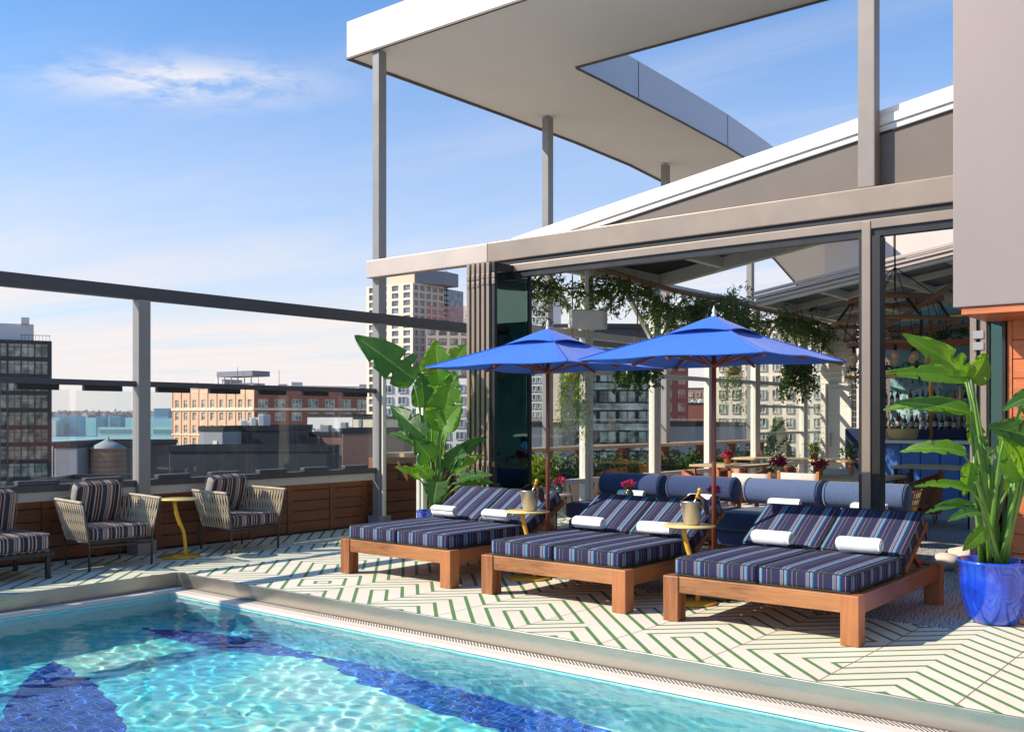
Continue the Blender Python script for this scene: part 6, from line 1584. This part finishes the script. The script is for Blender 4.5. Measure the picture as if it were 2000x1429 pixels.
mb = MB(); mb.tube([(-1.1, 1.2, 2.62), (.1, -.2, 2.72), (1.4, -1.0, 3.25)], .03, 8); mb.tube([(-1.1, 1.2, 2.6), (1.6, .9, 2.78)], .026, 8); mb.build('rope_arm', 'rope_brown', cd, smooth=True)
# --- vine garland along the window wall
t = thing('vine_garland', 'long dark leafy vine garland draped along the top of the window wall', 'garland', (-7.75, 9.7, 0))
rg2 = np.random.default_rng(21); pts = []
for k_ in range(430):
    s_ = rg2.uniform(0, 1)**.85; y = s_*10.6; z = 3.30-.1*math.sin(s_*22)+rg2.normal(0, .07); L = rg2.integers(4, 15); x = rg2.normal(0, .16); d = rg2.normal(size=3); d[2] = -abs(d[2])*.8+ (.9 if rg2.random() < .15 else 0); d /= np.linalg.norm(d)
    p = np.array([x, y, z])
    for _ in range(L): pts.append(p.copy()); p = p+d*.045; d = d*.85+rg2.normal(size=3)*.3; d[2] -= .12; d /= np.linalg.norm(d)
leaf_cloud('foliage', 'leaf_vine', pts, .085, t, 22, .6, .28, 4)
mb = MB(); mb.tube([(rg.uniform(-.06, .06), i*.5, 3.30-.1*math.sin(i*.5/10.6*22)) for i in range(22)], .012, 6); mb.build('stem', 'stem_brown', t)
def basket(u, v, D, label, mt, ztop, seed, size=.22, drop=.4, narrow=.3, ls=.07, n=300):
    p = at(u, v, D); t = thing('hanging_basket', label, 'hanging plant', tuple(p))
    MB().lathe([(0, -.09), (.07, -.08), (.11, -.02), (.12, .03), (.11, .03), (0, 0)], n=18).build('basket', 'bowl', t)
    mb = MB(); [mb.tube([(.11*math.cos(a), .11*math.sin(a), .03), (0, 0, min(.55, ztop))], .006, 5) for a in (0, 2.1, 4.2)]; mb.tube([(0, 0, min(.55, ztop)-.02), (0, 0, ztop)], .009, 5); mb.build('hanger', 'rope_brown', t)
    rg = np.random.default_rng(seed); pts = []
    for _ in range(n//6):
        a = rg.uniform(0, 6.28); r = size*rg.uniform(.2, 1); q = np.array([r*math.cos(a), r*math.sin(a), .05+rg.uniform(-.02, .1)]); 
        for k_ in range(rg.integers(4, 12)): pts.append(q.copy()); q = q+np.array([.012*math.cos(a), .012*math.sin(a), -drop*.11*rg.uniform(.6, 1.4)])
    leaf_cloud('foliage', mt, pts, ls, t, seed, 1.0, narrow, 3)
basket(1245, 712, 13.6, 'hanging basket of dark round leaves left of the second umbrella', 'leaf_bush', .95, 41, .24, .35, .55, .08)
basket(1118, 728, 13.2, 'hanging lime green fern left, trailing below the first umbrella', 'leaf_lime', 1.3, 42, .17, .9, .14, .07, 420)
basket(1433, 722, 15.8, 'hanging lime green fern trailing below the second umbrella', 'leaf_lime', 1.3, 43, .14, .7, .14, .06, 360)
basket(1556, 722, 17.8, 'hanging basket of grey green leaves near the back windows', 'leaf_vine', 1.3, 44, .30, .55, .5, .08, 420)
# cream wedge shaped fixture hung near the first umbrella
p = at(1146, 627, 13.2); t = thing('hanging_speaker', 'cream wedge shaped speaker hanging above the first umbrella', 'speaker', tuple(p), R(60))
MB().prism([(-.28, -.12), (.18, -.15), (.30, -.02), (.26, .12), (-.22, .12)], -.10, .14).build('cabinet', 'frame_cream', t, bevel=.02)
MB().box(-.02, .02, -.02, .02, .141, .72).build('bracket', 'frame_cream', t)
# yellow green plant in the near planter + its planter box
p = at(1050, 932, 13.0); t = thing('lime_plant', 'bright lime green leafy plant beside the folding doors', 'plant', (p.x, p.y, 0))
MB().box(-.16, .16, -.16, .16, 0, .62).build('planter_box', 'precast_tan', t, bevel=.01)
rg2 = np.random.default_rng(51); n = 420; a = rg2.uniform(0, 6.28, n); r = np.abs(rg2.normal(0, .11, n)); leaf_cloud('foliage', 'leaf_lime', np.stack([r*np.cos(a), r*np.sin(a), .64+np.abs(rg2.normal(0, .13, n))], 1), .11, t, 51, -.6, .3, 2)
# rounded lumps standing in for a pale draped cushion behind the right sunbed
for i, (u, v, D, s_) in enumerate(((1846, 1035, 9.9, .15), (1880, 1020, 10.2, .17))):
    p = at(u, v, D); o = MB().ball((0, 0, 0), s_, sz=.62, n=12).build('pale_lump', 'stone_pale', smooth=True); o.location = (p.x, p.y, max(.0, s_*.55)); o.rotation_euler = (0, 0, i)
    m_ = o.modifiers.new('d', 'DISPLACE'); tx = bpy.data.textures.new('rock', 'CLOUDS'); tx.noise_scale = .25; m_.texture = tx; m_.strength = .06
    tag(o, ['pale rounded lump behind the right sunbed, the left one of two', 'pale rounded lump nearer the blue pot, behind the plant stems'][i], 'stone')
# ================================================================== HAZE
t = NT('haze'); v = t.n('ShaderNodeVolumePrincipled'); v.inputs['Color'].default_value = (1, .97, .95, 1); v.inputs['Density'].default_value = .00007; v.inputs['Anisotropy'].default_value = .2
t.l(v.outputs[0], t.out.inputs['Volume']); M['haze'] = t.m

c = [WP(-90, -300, 0), WP(-90, 300, 0), WP(3500, 2600, 0), WP(3500, -2600, 0)]
hz_o = MB().prism([(p[0], p[1]) for p in c], GZ-1, 62).build('haze', 'haze'); hz_o['kind'] = 'stuff'; hz_o['label'] = 'thin pale haze over the river and the far bank'
